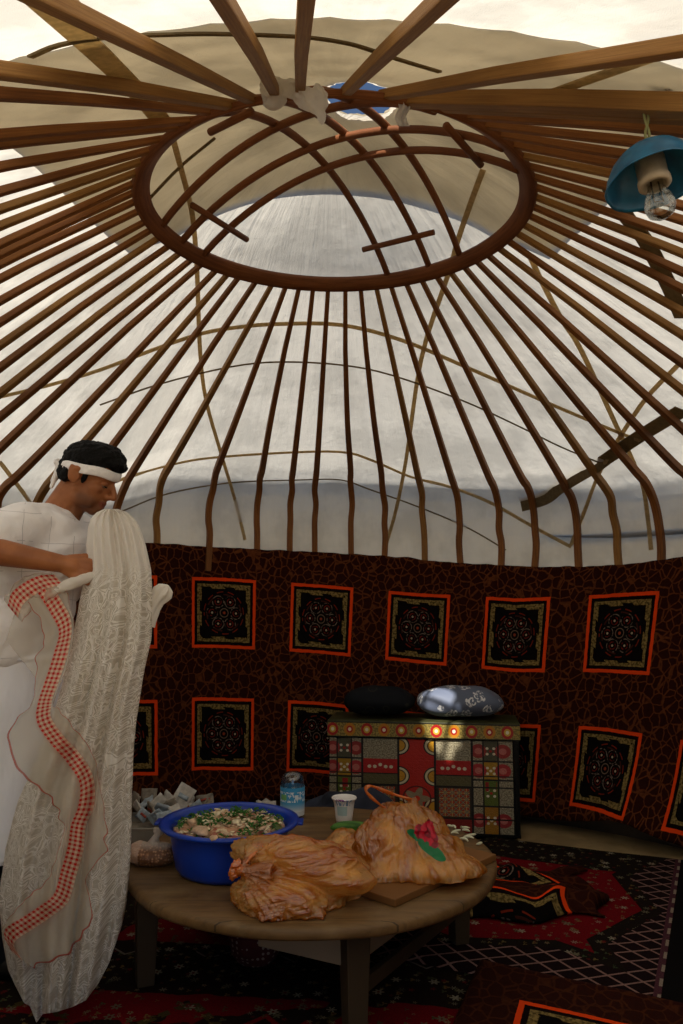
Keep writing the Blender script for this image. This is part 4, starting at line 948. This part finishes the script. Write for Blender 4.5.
# a heap of rubbish under the packets that fell beside the tub
gs = [ellip(Vector((-.58, 3.92, .07)), (.15, .1, .085), RZY(0)), ellip(Vector((-.97, 3.93, .075)), (.13, .09, .06), RZY(0))]
g = Geo()
for k_, q in enumerate(gs[:1]):
    q.v = [Vector((v.x, v.y, max(.014, v.z+.02*noise.noise(v*20)))) for v in q.v]; g.add(q.v, q.f)
tag(g.obj('white_sack', WP[2]), 'crumpled pale sack lying on the floor right of the tub of packets', 'sack')
g = Geo(); q = gs[1]; q.v = [v+Vector((0, 0, .012*noise.noise(v*25))) for v in q.v]; g.add(q.v, q.f); tag(g.obj('paper_scraps', WP[2], ), 'crushed paper scraps filling the translucent tub', 'paper', kind='stuff')
g = Geo(); g.grid(lambda u, v: at(lerp(256, 276, u), lerp(801, 806, v), 4.2-.15*v)+Vector((0, 0, .02*noise.noise(Vector((u*3, v*3, 4))))), 8, 5); tag(g.obj('paper_sheet', WP[0], solid=.004), 'loose pale paper lying at the foot of the carpet behind the bottle', 'paper')
# under the table
def soft(name, parts, mat, label, cat, seed, vox=.012):
    vs, fs = fused([ellip(Vector(c_), r_, RZY(*a_)) for c_, r_, a_ in parts], vox, 5)
    vs = [v+Vector((.012*noise.noise(v*14+Vector((seed, 0, 0))), .012*noise.noise(v*17), .012*noise.noise(v*20))) for v in vs]
    for v in vs: v.z = max(.014, v.z)
    g = Geo(); g.add(vs, fs); return tag(g.obj(name, mat), label, cat)
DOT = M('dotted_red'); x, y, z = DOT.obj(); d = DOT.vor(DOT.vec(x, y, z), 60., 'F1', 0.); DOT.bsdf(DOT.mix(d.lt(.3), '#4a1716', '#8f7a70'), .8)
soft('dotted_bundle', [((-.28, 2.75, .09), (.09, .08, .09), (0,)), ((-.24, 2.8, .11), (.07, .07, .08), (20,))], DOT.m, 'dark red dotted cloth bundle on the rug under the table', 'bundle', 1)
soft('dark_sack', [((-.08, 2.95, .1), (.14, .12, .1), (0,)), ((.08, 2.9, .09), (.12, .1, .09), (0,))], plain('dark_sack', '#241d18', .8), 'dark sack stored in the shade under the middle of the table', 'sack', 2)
soft('pale_bundle', [((-.42, 3.0, .07), (.1, .08, .06), (0,))], plain('pale_bundle', '#4f4740', .8, var=.4), 'small greyish cloth bundle under the table behind its left leg', 'bundle', 3)

# ------------------------------------------------------------------ the man
def caps(a, b, ra, rb=None, n=14):
    a, b = Vector(a), Vector(b); rb = ra if rb is None else rb; d = (b-a); L = d.length; t = d/L if L > 1e-6 else Vector((0, 0, 1))
    pts, rs = [], []
    for k in range(5): th = pi/2*(k/4); pts.append(a-t*ra*cos(th)); rs.append(max(.0004, ra*sin(th)))
    for k in range(1, 4): pts.append(a.lerp(b, k/4)); rs.append(lerp(ra, rb, k/4))
    for k in range(5): th = pi/2*(k/4); pts.append(b+t*rb*sin(th)); rs.append(max(.0004, rb*cos(th)))
    g = Geo(); g.tube(pts, rs, n); return g
MB = Vector((-1.06, 2.74, .014))
man = thing('person', MB, "man in white T-shirt, apron and headband, head bowed, gathering up the lace cloth", 'person')
HC = Vector((-.878, 2.75, 1.606)); TH = radians(22)
def HL(x, y, z):            # head frame: x face, y far side, z up
    yaw = radians(-4); X, Z = x*cos(TH)+z*sin(TH), -x*sin(TH)+z*cos(TH)
    return HC+Vector((X*cos(yaw)-y*sin(yaw), X*sin(yaw)+y*cos(yaw), Z))
HROT = Matrix.Rotation(radians(-4), 3, 'Z') @ Matrix.Rotation(TH, 3, 'Y')
def he(c, r, rot=None, n=3): g = Geo(); g.blob(HL(*c), r, n, 0, 1, 0, HROT @ rot if rot is not None else HROT); return g
head = [he((-.012, 0, .03), (.094, .074, .084)), he((.028, 0, -.03), (.06, .056, .082)), he((.056, 0, -.092), (.026, .026, .022)), he((.05, 0, .035), (.043, .058, .045)),
        caps(HL(.084, 0, .016), HL(.111, 0, -.026), .0085, .012), he((.110, 0, -.031), (.0135, .0125, .011)), he((.089, 0, -.037), (.016, .017, .010)),
        he((.084, 0, -.060), (.011, .022, .0065)), he((.082, 0, -.0725), (.010, .019, .007)), he((.082, 0, -.083), (.012, .018, .01))]
for s in (-1, 1):
    head += [he((.01, s*.034, -.07), (.05, .026, .03)), he((.052, s*.04, -.018), (.028, .02, .02)), caps(HL(.082, s*.012, .02), HL(.07, s*.046, .02), .009, .008), he((.04, s*.03, -.065), (.03, .022, .03)),
             he((-.018, s*.082, -.004), (.022, .008, .031), RZY(0, -14)), he((-.028, s*.089, .0), (.011, .009, .030), RZY(0, -14)), he((-.012, s*.090, .02), (.014, .007, .009)), he((-.004, s*.078, -.006), (.008, .01, .012)), he((-.012, s*.077, -.024), (.009, .007, .011))]
NB = Vector((-.985, 2.75, 1.47))
SR, SLf = Vector((-1.02, 2.575, 1.425)), Vector((-.975, 2.925, 1.43))
ER, WR = Vector((-1.10, 2.37, 1.345)), Vector((-.838, 2.415, 1.296))
EL_, WL = Vector((-.84, 2.85, 1.22)), Vector((-.735, 2.585, 1.32))
PEL = Vector((-1.10, 2.75, .92)); CHS = Vector((-1.035, 2.75, 1.29)); WST = Vector((-1.085, 2.75, 1.08))
body = head+[caps(HL(-.03, 0, -.04), NB, .054, .06), caps(HL(.0, 0, -.07), NB+Vector((.03, 0, -.01)), .035, .045),
        caps(NB+Vector((0, -.1, -.05)), NB+Vector((0, .1, -.05)), .055), caps(SR, SLf, .06), caps(CHS+Vector((0, -.08, 0)), CHS+Vector((0, .08, 0)), .115), caps(WST+Vector((0, -.07, 0)), WST+Vector((0, .07, 0)), .1), caps(PEL+Vector((0, -.08, 0)), PEL+Vector((0, .08, 0)), .105), caps(CHS, PEL, .11, .11),
        caps(SR, ER, .052, .043), caps(ER, ER.lerp(WR, .35), .043, .041), caps(ER.lerp(WR, .35), WR, .041, .027), caps(SLf, EL_, .052, .043), caps(EL_, WL, .041, .027)]
for s in (-1, 1):
    hip = PEL+Vector((0, s*.09, -.05)); kn = Vector((-1.06, 2.75+s*.1, .5)); an_ = Vector((-1.09, 2.75+s*.1, .1))
    body += [caps(hip, kn, .085, .056), caps(kn, kn.lerp(an_, .35), .056, .054), caps(kn.lerp(an_, .35), an_, .054, .036), caps(an_+Vector((-.02, 0, -.04)), an_+Vector((.13, s*.02, -.055)), .036, .026)]
def hand(W, fwd, up, side, gs, curl=1.):
    """palm from wrist W along fwd; side = towards the back of the hand; up = thumb side"""
    P = lambda f, u, s_: W+fwd*f+up*u+side*s_
    gs.append(caps(P(-.01, 0, 0), P(.03, 0, .002), .025, .025))
    for k in range(4): gs.append(caps(P(.015, .016-.011*k, 0), P(.076-.004*abs(k-1), .03-.02*k, .004), .0145, .0125))
    for k, L in enumerate((.9, 1., .94, .74)):
        u = .03-.02*k; b = P(.078-.004*abs(k-1), u, .004)
        m_ = b+fwd*(.032*L)-side*(.020*L*curl); e_ = m_+fwd*(.004*L)-side*(.028*L); t_ = e_-fwd*(.018*L)-side*(.010*L)
        gs += [caps(b, m_, .0105, .0095), caps(m_, e_, .0095, .0085), caps(e_, t_, .0085, .0075)]
    b = P(.018, .026, -.004); m_ = P(.05, .046, -.016); t_ = P(.074, .04, -.034)
    gs += [caps(P(.0, .012, 0), b, .016, .014), caps(b, m_, .0135, .011), caps(m_, t_, .011, .009)]
fw = (Vector((.93, .05, -.30))).normalized(); sd = Vector((.0, -1, .25)); sd = (sd-fw*sd.dot(fw)).normalized(); upv = sd.cross(fw); upv = upv if upv.z > 0 else -upv
hand(WR, fw, upv, sd, body)
fw2 = Vector((.35, -.35, .87)).normalized(); sd2 = Vector((.8, .5, -.1)); sd2 = (sd2-fw2*sd2.dot(fw2)).normalized(); up2 = sd2.cross(fw2)
hand(WL, fw2, up2, sd2, body)
vs, fs = fused(body, .0048, 5, .5)
SKIN = M('skin'); x, y, z = SKIN.obj(); v = SKIN.vec(x, y, z); n = SKIN.noise(v, 18., 3.); n2 = SKIN.noise(v, 140., 2.)
c = SKIN.mix(n.ss(.3, .7), '#a3673f', '#8d5634')
# beard shadow on jaw and upper lip
h0 = HC-MB; dx_, dz_ = x-h0.x, z-h0.z; hx = dx_*cos(TH)-dz_*sin(TH); hz_ = dx_*sin(TH)+dz_*cos(TH)
st = (hz_*-1.).ss(.035, .07)*hx.ss(-.02, .02)*z.gt(h0.z-.16)
c = SKIN.mix(st*.55, c, '#3d2a20')
lip = ((((hx-.089)/.014)*((hx-.089)/.014))+((hz_+.066)/.011)*((hz_+.066)/.011)).sqrt().lt(1.)
c = SKIN.mix(lip*.6, c, '#7a3a2c')
SKIN.bsdf(c, .5, spec=.35, normal=SKIN.bump(n2, .15, .002), sss=.08)
g = Geo(); g.add(vs, fs); g.obj('body', SKIN.m, man)
HAIR = plain('black_hair', '#060505', .6, var=.5, scale=120, spec=.2, bump=.8)
hs = [he((-.014, 0, .053), (.099, .081, .076)), he((-.072, 0, .004), (.036, .066, .05)), he((.068, 0, .078), (.042, .058, .03)), he((.03, 0, .092), (.07, .065, .045))]
for s in (-1, 1): hs += [he((.014, s*.069, .0), (.011, .008, .024)), he((-.052, s*.058, -.012), (.022, .02, .03))]
vs, fs = fused(hs, .005, 4); vs = [q+(q-HC).normalized()*(.007*noise.noise(Vector((q.x*40, q.y*60, q.z*50)))+.004*noise.noise(q*120)) for q in vs]
g = Geo(); g.add(vs, fs); hair = g.obj('hair', HAIR, man)
for s in (-1, 1):
    g = Geo(); g.tube([HL(.093, s*.012, .024), HL(.091, s*.028, .03), HL(.074, s*.047, .025)], [.003, .0045, .002], 6); g.obj('eyebrow', HAIR, man)
    ey = Geo(); ey.blob(HL(.069, s*.033, .000), (.0125, .0125, .0125), 2, 0); e = ey.obj('eye', plain('eye_white', '#8f8478', .3, var=.05), man)
    g = Geo(); g.blob(HL(.0705, s*.033, .003), (.0135, .0145, .0120), 2, 0, rot=HROT); g.obj('eyelid', SKIN.m, e)
    g = Geo(); g.tube([HL(.083, s*.022, -.004), HL(.0845, s*.031, -.0065), HL(.080, s*.041, -.004)], [.001, .0022, .001], 6); g.obj('eyelash', HAIR, e)
BANDM = plain('white_cotton', '#f5f2f2', .85, var=.06, scale=60, bump=.3)
g = Geo()
def band(u, v):
    a = 2*pi*u; k = 2*pi*v; t = .0045+.001*sin(a*9); hgt = .0165-.004*max(0, -cos(a))
    rx_, ry_ = .101+t*cos(k), .085+t*cos(k)
    return HL(-.004+rx_*cos(a), ry_*sin(a), .024+.016*cos(a)+hgt*sin(k)+.002*sin(a*5))
g.grid(band, 64, 12, True); hb = g.obj('headband', BANDM, man)
gs = [he((-.112, 0, .004), (.016, .02, .02)), he((-.122, -.01, .012), (.014, .012, .014)), caps(HL(-.112, -.006, -.005), HL(-.102, -.02, -.075), .012, .007), caps(HL(-.116, .006, -.004), HL(-.115, -.005, -.055), .011, .007)]
vs, fs = fused(gs, .003, 3); g = Geo(); g.add(vs, fs); g.obj('band_knot', BANDM, hb)
# T-shirt
SHIRT = M('tshirt'); x, y, z = SHIRT.obj(); n = SHIRT.noise(SHIRT.vec(x, y, z), 9., 3.)
gx = (x*13.+y*4.+n*.25).fract().lt(.025); gz = (z*11.+n*.2).fract().lt(.022); br = SHIRT.noise(SHIRT.vec(x, y, z), 12., 2.).gt(.5)
c = SHIRT.mix(gx.max(gz)*br*.5, '#f3f0f1', '#97939a')
SHIRT.bsdf(c, .9, spec=.1, normal=SHIRT.bump(n, .6, .03))
SE = SR.lerp(ER, .72)
gs = [caps(CHS+Vector((.005, -.095, 0)), CHS+Vector((.005, .095, 0)), .145), caps(CHS+Vector((.015, -.1, .08)), CHS+Vector((.015, .1, .08)), .105), caps(WST+Vector((0, -.09, 0)), WST+Vector((0, .09, 0)), .14), caps(CHS, WST, .15, .145),
      caps(SR+Vector((0, .02, 0)), SLf+Vector((0, -.02, 0)), .084), caps(NB+Vector((.02, -.1, -.06)), NB+Vector((.02, .1, -.06)), .075), caps(NB+Vector((.04, -.07, -.11)), NB+Vector((.04, .07, -.11)), .085), caps(NB+Vector((-.01, -.06, -.045)), NB+Vector((-.01, .06, -.045)), .068), caps(NB+Vector((.005, 0, -.02)), NB+Vector((.01, 0, -.06)), .07, .08), caps(SR, SE, .079, .082), caps(SLf, SLf.lerp(EL_, .6), .079, .082), caps(SE.lerp(SR, .3), SE+Vector((.03, -.01, -.03)), .07, .06)]
vs, fs = fused(gs, .009, 5)
vs = [q+Vector((.016*noise.noise(Vector((q.x*5, q.y*5, q.z*16))), .016*noise.noise(Vector((q.x*9+4, q.y*5, q.z*9+q.x*6)))-.016*abs(noise.noise(Vector((q.x*12-q.z*11, q.y*7, q.z*7)))), .006*noise.noise(q*13))) for q in vs]
g = Geo(); g.add(vs, fs); g.obj('shirt', SHIRT.m, man)
g = Geo(); cen = NB+Vector((.002, 0, .012)); g.tube([cen+HROT @ Vector((.068*cos(a), .07*sin(a), .0)) for a in [2*pi*i/40 for i in range(41)]], .006, 8); g.obj('collar', SHIRT.m, man)
# apron / wrap, trousers
APR = M('white_apron'); x, y, z = APR.obj(); n = APR.noise(APR.vec(x, y, z*.35), 11., 3.); APR.bsdf('#eeeff6', .9, spec=.1, normal=APR.bump(n, .6, .03))
g = Geo()
def apr(u, v):
    a = 2*pi*u; zz = lerp(1.03, .385, v); r = 1+.16*v+.03*sin(a*7+v*3)*(.4+v)+.05*noise.noise(Vector((cos(a)*2, sin(a)*2, v*3)))-.05*abs(noise.noise(Vector((cos(a)*4+v*3, sin(a)*4, v*4))))
    if v < .08: r *= .93+.07*v/.08
    return Vector((MB.x-.035+.175*r*cos(a), 2.75+.195*r*sin(a), zz+.008*sin(a*5)))
g.grid(apr, 72, 40, True); g.obj('apron', APR.m, man, solid=.004)
g = Geo(); g.tube([Vector((MB.x-.035+.176*cos(a), 2.75+.198*sin(a), 1.0+.006*sin(a*3))) for a in [2*pi*i/60 for i in range(61)]], .009, 6); g.obj('apron_tie', APR.m, man)
gs = []
for s in (-1, 1):
    hip = PEL+Vector((0, s*.09, -.05)); kn = Vector((-1.06, 2.75+s*.1, .5)); an_ = Vector((-1.09, 2.75+s*.1, .1)); gs += [caps(hip, kn, .105, .078), caps(kn, an_+Vector((0, 0, -.0)), .078, .066)]
vs, fs = fused(gs, .01, 4); vs = [q+Vector((.01*noise.noise(q*9), .01*noise.noise(q*8+Vector((3, 0, 0))), 0)) for q in vs]
for q in vs: q.z = max(.03, q.z)
g = Geo(); g.add(vs, fs); g.obj('trousers', plain('dark_trousers', '#1a1a20', .9), man)
for s in (-1, 1):
    a_ = Vector((-1.09, 2.75+s*.1, .06)); gs = [caps(a_+Vector((-.03, 0, -.005)), a_+Vector((.14, s*.02, -.018)), .043, .032)]
    vs, fs = fused(gs, .006, 3); 
    for q in vs: q.z = max(.0145, q.z)
    g = Geo(); g.add(vs, fs); g.obj('shoe', plain('shoe_leather', '#15120f', .5), man)

# ------------------------------------------------------------------ lace cloth held by the man
LB_ = Vector((-.75, 2.44, .014))
lace = thing('lace_cloth', LB_, "long white lace cloth with red gingham frill hanging from the man's hands to the floor", 'cloth')
ROWS = [(509, 104, 118), (512, 97, 127), (518, 91, 134), (527, 88, 140), (545, 86, 146), (570, 87, 151), (600, 80, 153), (640, 72, 151), (680, 63, 143), (720, 52, 136), (760, 36, 133), (800, 18, 132), (850, 5, 131), (900, -1, 127), (940, 2, 119), (970, 8, 112), (990, 10, 106), (1024, 12, 102)]
RL = [(r[0], r[1]) for r in ROWS]; RR = [(r[0], r[2]) for r in ROWS]
HEM = [(0, 970), (.06, 986), (.14, 1003), (.2, 1006), (.27, 1023), (.34, 1014), (.5, 1012), (.66, 1007), (.8, 1000), (.9, 985), (.96, 962), (1, 925)]
def lace_fn(u, v):
    back = u > .5; s = (u*2 if not back else 2-u*2); s = max(0, min(1, s))
    yb = curve(HEM, s) if not back else curve(HEM, s)-8
    py = lerp(509, yb, v**1.0)
    # fan the folds: bunch relation between s and position
    l, r = curve(RL, py), curve(RR, py)
    px = lerp(l, r, s)
    w_ = (r-l)/130
    env = sin(pi*s)**.5 if 0 < s < 1 else 0
    ph = s*2*pi*(3.2 if not back else 2.3)
    T = .05+.075*min(1, v*3)
    if back: T = lerp(.115, .035, max(0, min(1, (v-.22)/.2)))
    low = min(1, max(0, (v-.08)*4))
    d = 2.455+(T if back else -T)*env*(1 if v > .03 else .8)
    d += (.35 if back else 1)*env*(.04*sin(ph+.8+v*1.2)+.02*sin(ph*2.3+2+v*2.5))*low*(.5+w_*.7)
    d += env*.012*sin(s*2*pi*7+noise.noise(Vector((s*3, v*2, 1)))*2)*(1-.6*low)
    d += .02*noise.noise(Vector((s*4, v*5, 3 if back else 0)))
    p = on_y(px+1.2*noise.noise(Vector((s*3, v*9, 7))), py, d)
    p.z = max(.020, p.z)
    return p
LACE = M('lace'); u, v = LACE.uv(); x, y, z = LACE.obj()
P = LACE.vec(x, z, 0.); wx = (LACE.noise(P, 14., 2.)-.5)*.06
e1_ = LACE.vor(LACE.vec(x*1.2+wx, z+wx*.8, 0.), 30., 'DISTANCE_TO_EDGE'); 
d2_, h2_, lx_, ly_ = LACE.vorp(LACE.vec(x*1.2+wx, z+wx, 0.), 30.)
an = ly_.atan2(lx_); ros = (d2_-((an*2.+h2_*6.).sin()*.08+.27)).abs()
e3_ = LACE.vor(LACE.vec(x+wx+.3, z*1.1, 0.), 66., 'DISTANCE_TO_EDGE')
vein = (an*4.+h2_*5.).sin().gt(.8)*d2_.lt(.36)*d2_.gt(.08); line = e1_.lt(.03).max((e1_-.115).abs().lt(.022)).max(ros.lt(.03)).max(vein*.7).max(e3_.lt(.03)*.4).max((d2_.lt(.09))*.6)
mesh_ = ((x*620.).sin()*(z*620.).sin()).abs().lt(.4)
plainz = z.ss(1.17, 1.32)
stk = (x*190.+LACE.noise(LACE.vec(x*3., z*1.2, 0.), 14., 2.)*9.).sin().gt(.2)
dens = LACE.noise(LACE.vec(x, y, z), 3., 2.)
opac = (line*.22+.70+stk*plainz*.1+plainz*.3+(dens-.5)*.2).min(.97)
c = LACE.mix(line, '#ded6c8', '#faf7f1'); c = LACE.mix(plainz, c, '#f4f0ea')
fab = LACE.mixs(.35, LACE.diffuse(c, LACE.bump(line, .3, .004)), LACE.translucent(c))
LACE.done(LACE.mixs(opac, LACE.clear(), fab))
g = Geo(); g.grid(lace_fn, 150, 130, True)
g.obj('lace_sheet', LACE.m, lace)
# tuft of cloth at the right
TUF = M('gathered_cloth'); x, y, z = TUF.obj(); TUF.done(TUF.mixs(.4, TUF.diffuse('#f3efe8'), TUF.translucent('#f3efe8')))
q0, q1, q2 = on_y(146, 622, 2.47), on_y(157, 600, 2.46), on_y(168, 585, 2.45)
g = Geo()
def tuft(u, v):
    p = q0.lerp(q1, v*2) if v < .5 else q1.lerp(q2, v*2-1); a = 2*pi*u
    r = curve([(0, .032), (.35, .02), (.5, .021), (.75, .027), (.92, .02), (1, .002)], v)*(1+.22*sin(a*6+v*2)*min(1, v*3)+.1*noise.noise(Vector((a, v*4, 0))))
    t = (q2-q0).normalized(); b = t.cross(Vector((0, 1, 0))).normalized(); return p+b*(r*cos(a))+Vector((0, 1, 0))*(r*sin(a))
g.grid(tuft, 48, 20, True); g.obj('gathered_end', TUF.m, lace)
# bunch in the fist
q0, q1, q2 = on_y(66, 590, 2.40), on_y(82, 578, 2.385), on_y(105, 566, 2.40); g = Geo()
pth = spline([on_y(52, 593, 2.40), on_y(60, 589, 2.40), on_y(70, 584, 2.40), on_y(80, 580, 2.405), on_y(90, 577, 2.41), on_y(98, 574, 2.43)], 6)
g.tube(pth, [.003+.013*sin(pi*min(1, (i+.6)/len(pth)))**.7 for i in range(len(pth))], 14); 
g.v = [q+Vector((0, .006*noise.noise(Vector((q.x*30, q.y*80, q.z*90))), .006*noise.noise(Vector((q.x*26+5, q.y*80, q.z*70))))) for q in g.v]
g.obj('gathered_grip', TUF.m, lace)
# frill with gingham band
FR_A = [((12, 612), (4, 600), (22, 622)), ((18, 598), (10, 590), (30, 612)), ((32, 587), (22, 578), (44, 602)), ((46, 581), (38, 573), (58, 595)), ((58, 579), (53, 573), (68, 590))]
FR_B = [((44, 588), (28, 602), (56, 580)), ((56, 607), (40, 622), (68, 598)), ((66, 628), (44, 640), (74, 624)), ((62, 652), (38, 655), (71, 652)), ((54, 677), (35, 680), (62, 680)), ((46, 702), (32, 703), (54, 702)), ((45, 722), (13, 722), (58, 710)), ((58, 742), (9, 748), (74, 727)), ((73, 758), (22, 774), (88, 745)), ((87, 780), (46, 793), (97, 768)), ((86, 804), (56, 812), (103, 806)), ((79, 822), (64, 826), (108, 840)), ((76, 846), (60, 845), (103, 856)), ((69, 872), (52, 868), (86, 880)), ((61, 898), (42, 886), (93, 915)), ((45, 912), (28, 897), (82, 934)), ((28, 923), (14, 912), (66, 957)), ((9, 937), (2, 930), (36, 966)), ((16, 955), (10, 950), (32, 968))]
FRM = M('gingham_frill'); u, v = FRM.uv()
bandm = inr(u, .4, .6); bu_ = (u-.4)*15.; ch1 = bu_.fract().lt(.5); ch2 = (v*68.).fract().lt(.5)
gc = FRM.mix((ch1+ch2)*.5, '#efd9c0', '#d01a0c')
edge = u.lt(.022).max(u.gt(.978)); halo = ((u-.5).abs()).ss(.16, .1)
c = FRM.mix(bandm, FRM.mix(halo*.35, lin('#dcd2c0'), lin('#d08a78')), gc); c = FRM.mix(edge, c, '#b04a3a')
fb = FRM.mixs(.35, FRM.diffuse(c), FRM.translucent(c))
FRM.done(FRM.mixs((bandm*.36+edge*.3+halo*.1+.46).min(.96), FRM.clear(), fb))
def frill(st, depth, seed, on_lace):
    c_ = spline([(*s[0], 0) for s in st], 8); l_ = spline([(*s[1], 0) for s in st], 8); r_ = spline([(*s[2], 0) for s in st], 8); n = len(c_)-1
    Ls = [0]
    for i in range(n): Ls.append(Ls[-1]+(c_[i+1]-c_[i]).length*.0031)
    def fn(u, v):
        i = min(n, int(round(v*n))); a, b, d = l_[i], c_[i], r_[i]
        bl = b+(a-b).normalized()*min(8, (a-b).length*.7); br_ = b+(d-b).normalized()*min(8, (d-b).length*.7)
        wv_ = 1+.22*noise.noise(Vector((v*n*.22, seed, u > .5))); a = b+(a-b)*wv_; d = b+(d-b)*wv_
        q = a.lerp(bl, u/.4) if u < .4 else (bl.lerp(br_, (u-.4)/.2) if u < .6 else br_.lerp(d, (u-.6)/.4))
        dd = depth-.02*sin(pi*min(1, v*6))+.02*sin(v*n*.32+u*3+seed)*abs(u-.5)*2+.012*noise.noise(Vector((u*5, v*12, seed)))
        l, r = curve(RL, q.y), curve(RR, q.y); s = max(.02, min(.98, (q.x-l)/(r-l)))
        if on_lace: dl = min(lace_fn(max(.01, min(.99, s+k_))/2, max(0, min(1, (q.y-509)/(curve(HEM, s)-509)))).y for k_ in (-.03, 0, .03)); dd = dl-.024+.3*(dd-depth)
        p = on_y(q.x, q.y, dd); p.z = max(.03, p.z); return p
    g = Geo(); g.grid(fn, 30, n, uvfn=lambda u, v: (u, Ls[min(n, int(round(v*n)))])); return g
for st, dp, sd_ in ((FR_A, 2.40, 1.), (FR_B, 2.345, 4.)): frill(st, dp, sd_, sd_ > 2).obj('gingham_frill', FRM.m, lace)
# sheer fall of cloth over the man's forearm side
g = Geo(); ST = [((44, 582), (60, 593)), ((32, 586), (58, 612)), ((25, 592), (54, 640)), ((14, 615), (50, 665)), ((6, 640), (45, 690))]
SHEER = M('sheer_cloth'); cS = '#e2dbce'; SHEER.done(SHEER.mixs(.42, SHEER.clear(), SHEER.mixs(.35, SHEER.diffuse(cS), SHEER.translucent(cS))))
def sheer(u, v):
    a = spline([(*s[0], 0) for s in ST], 5); b = spline([(*s[1], 0) for s in ST], 5); i = min(len(a)-1, int(round(v*(len(a)-1)))); q = a[i].lerp(b[i], u)
    return on_y(q.x, q.y, 2.43+.015*sin(u*7+v*5)+.012*sin(v*11))
g.grid(sheer, 20, 20); g.obj('sheer_fall', SHEER.m, lace)
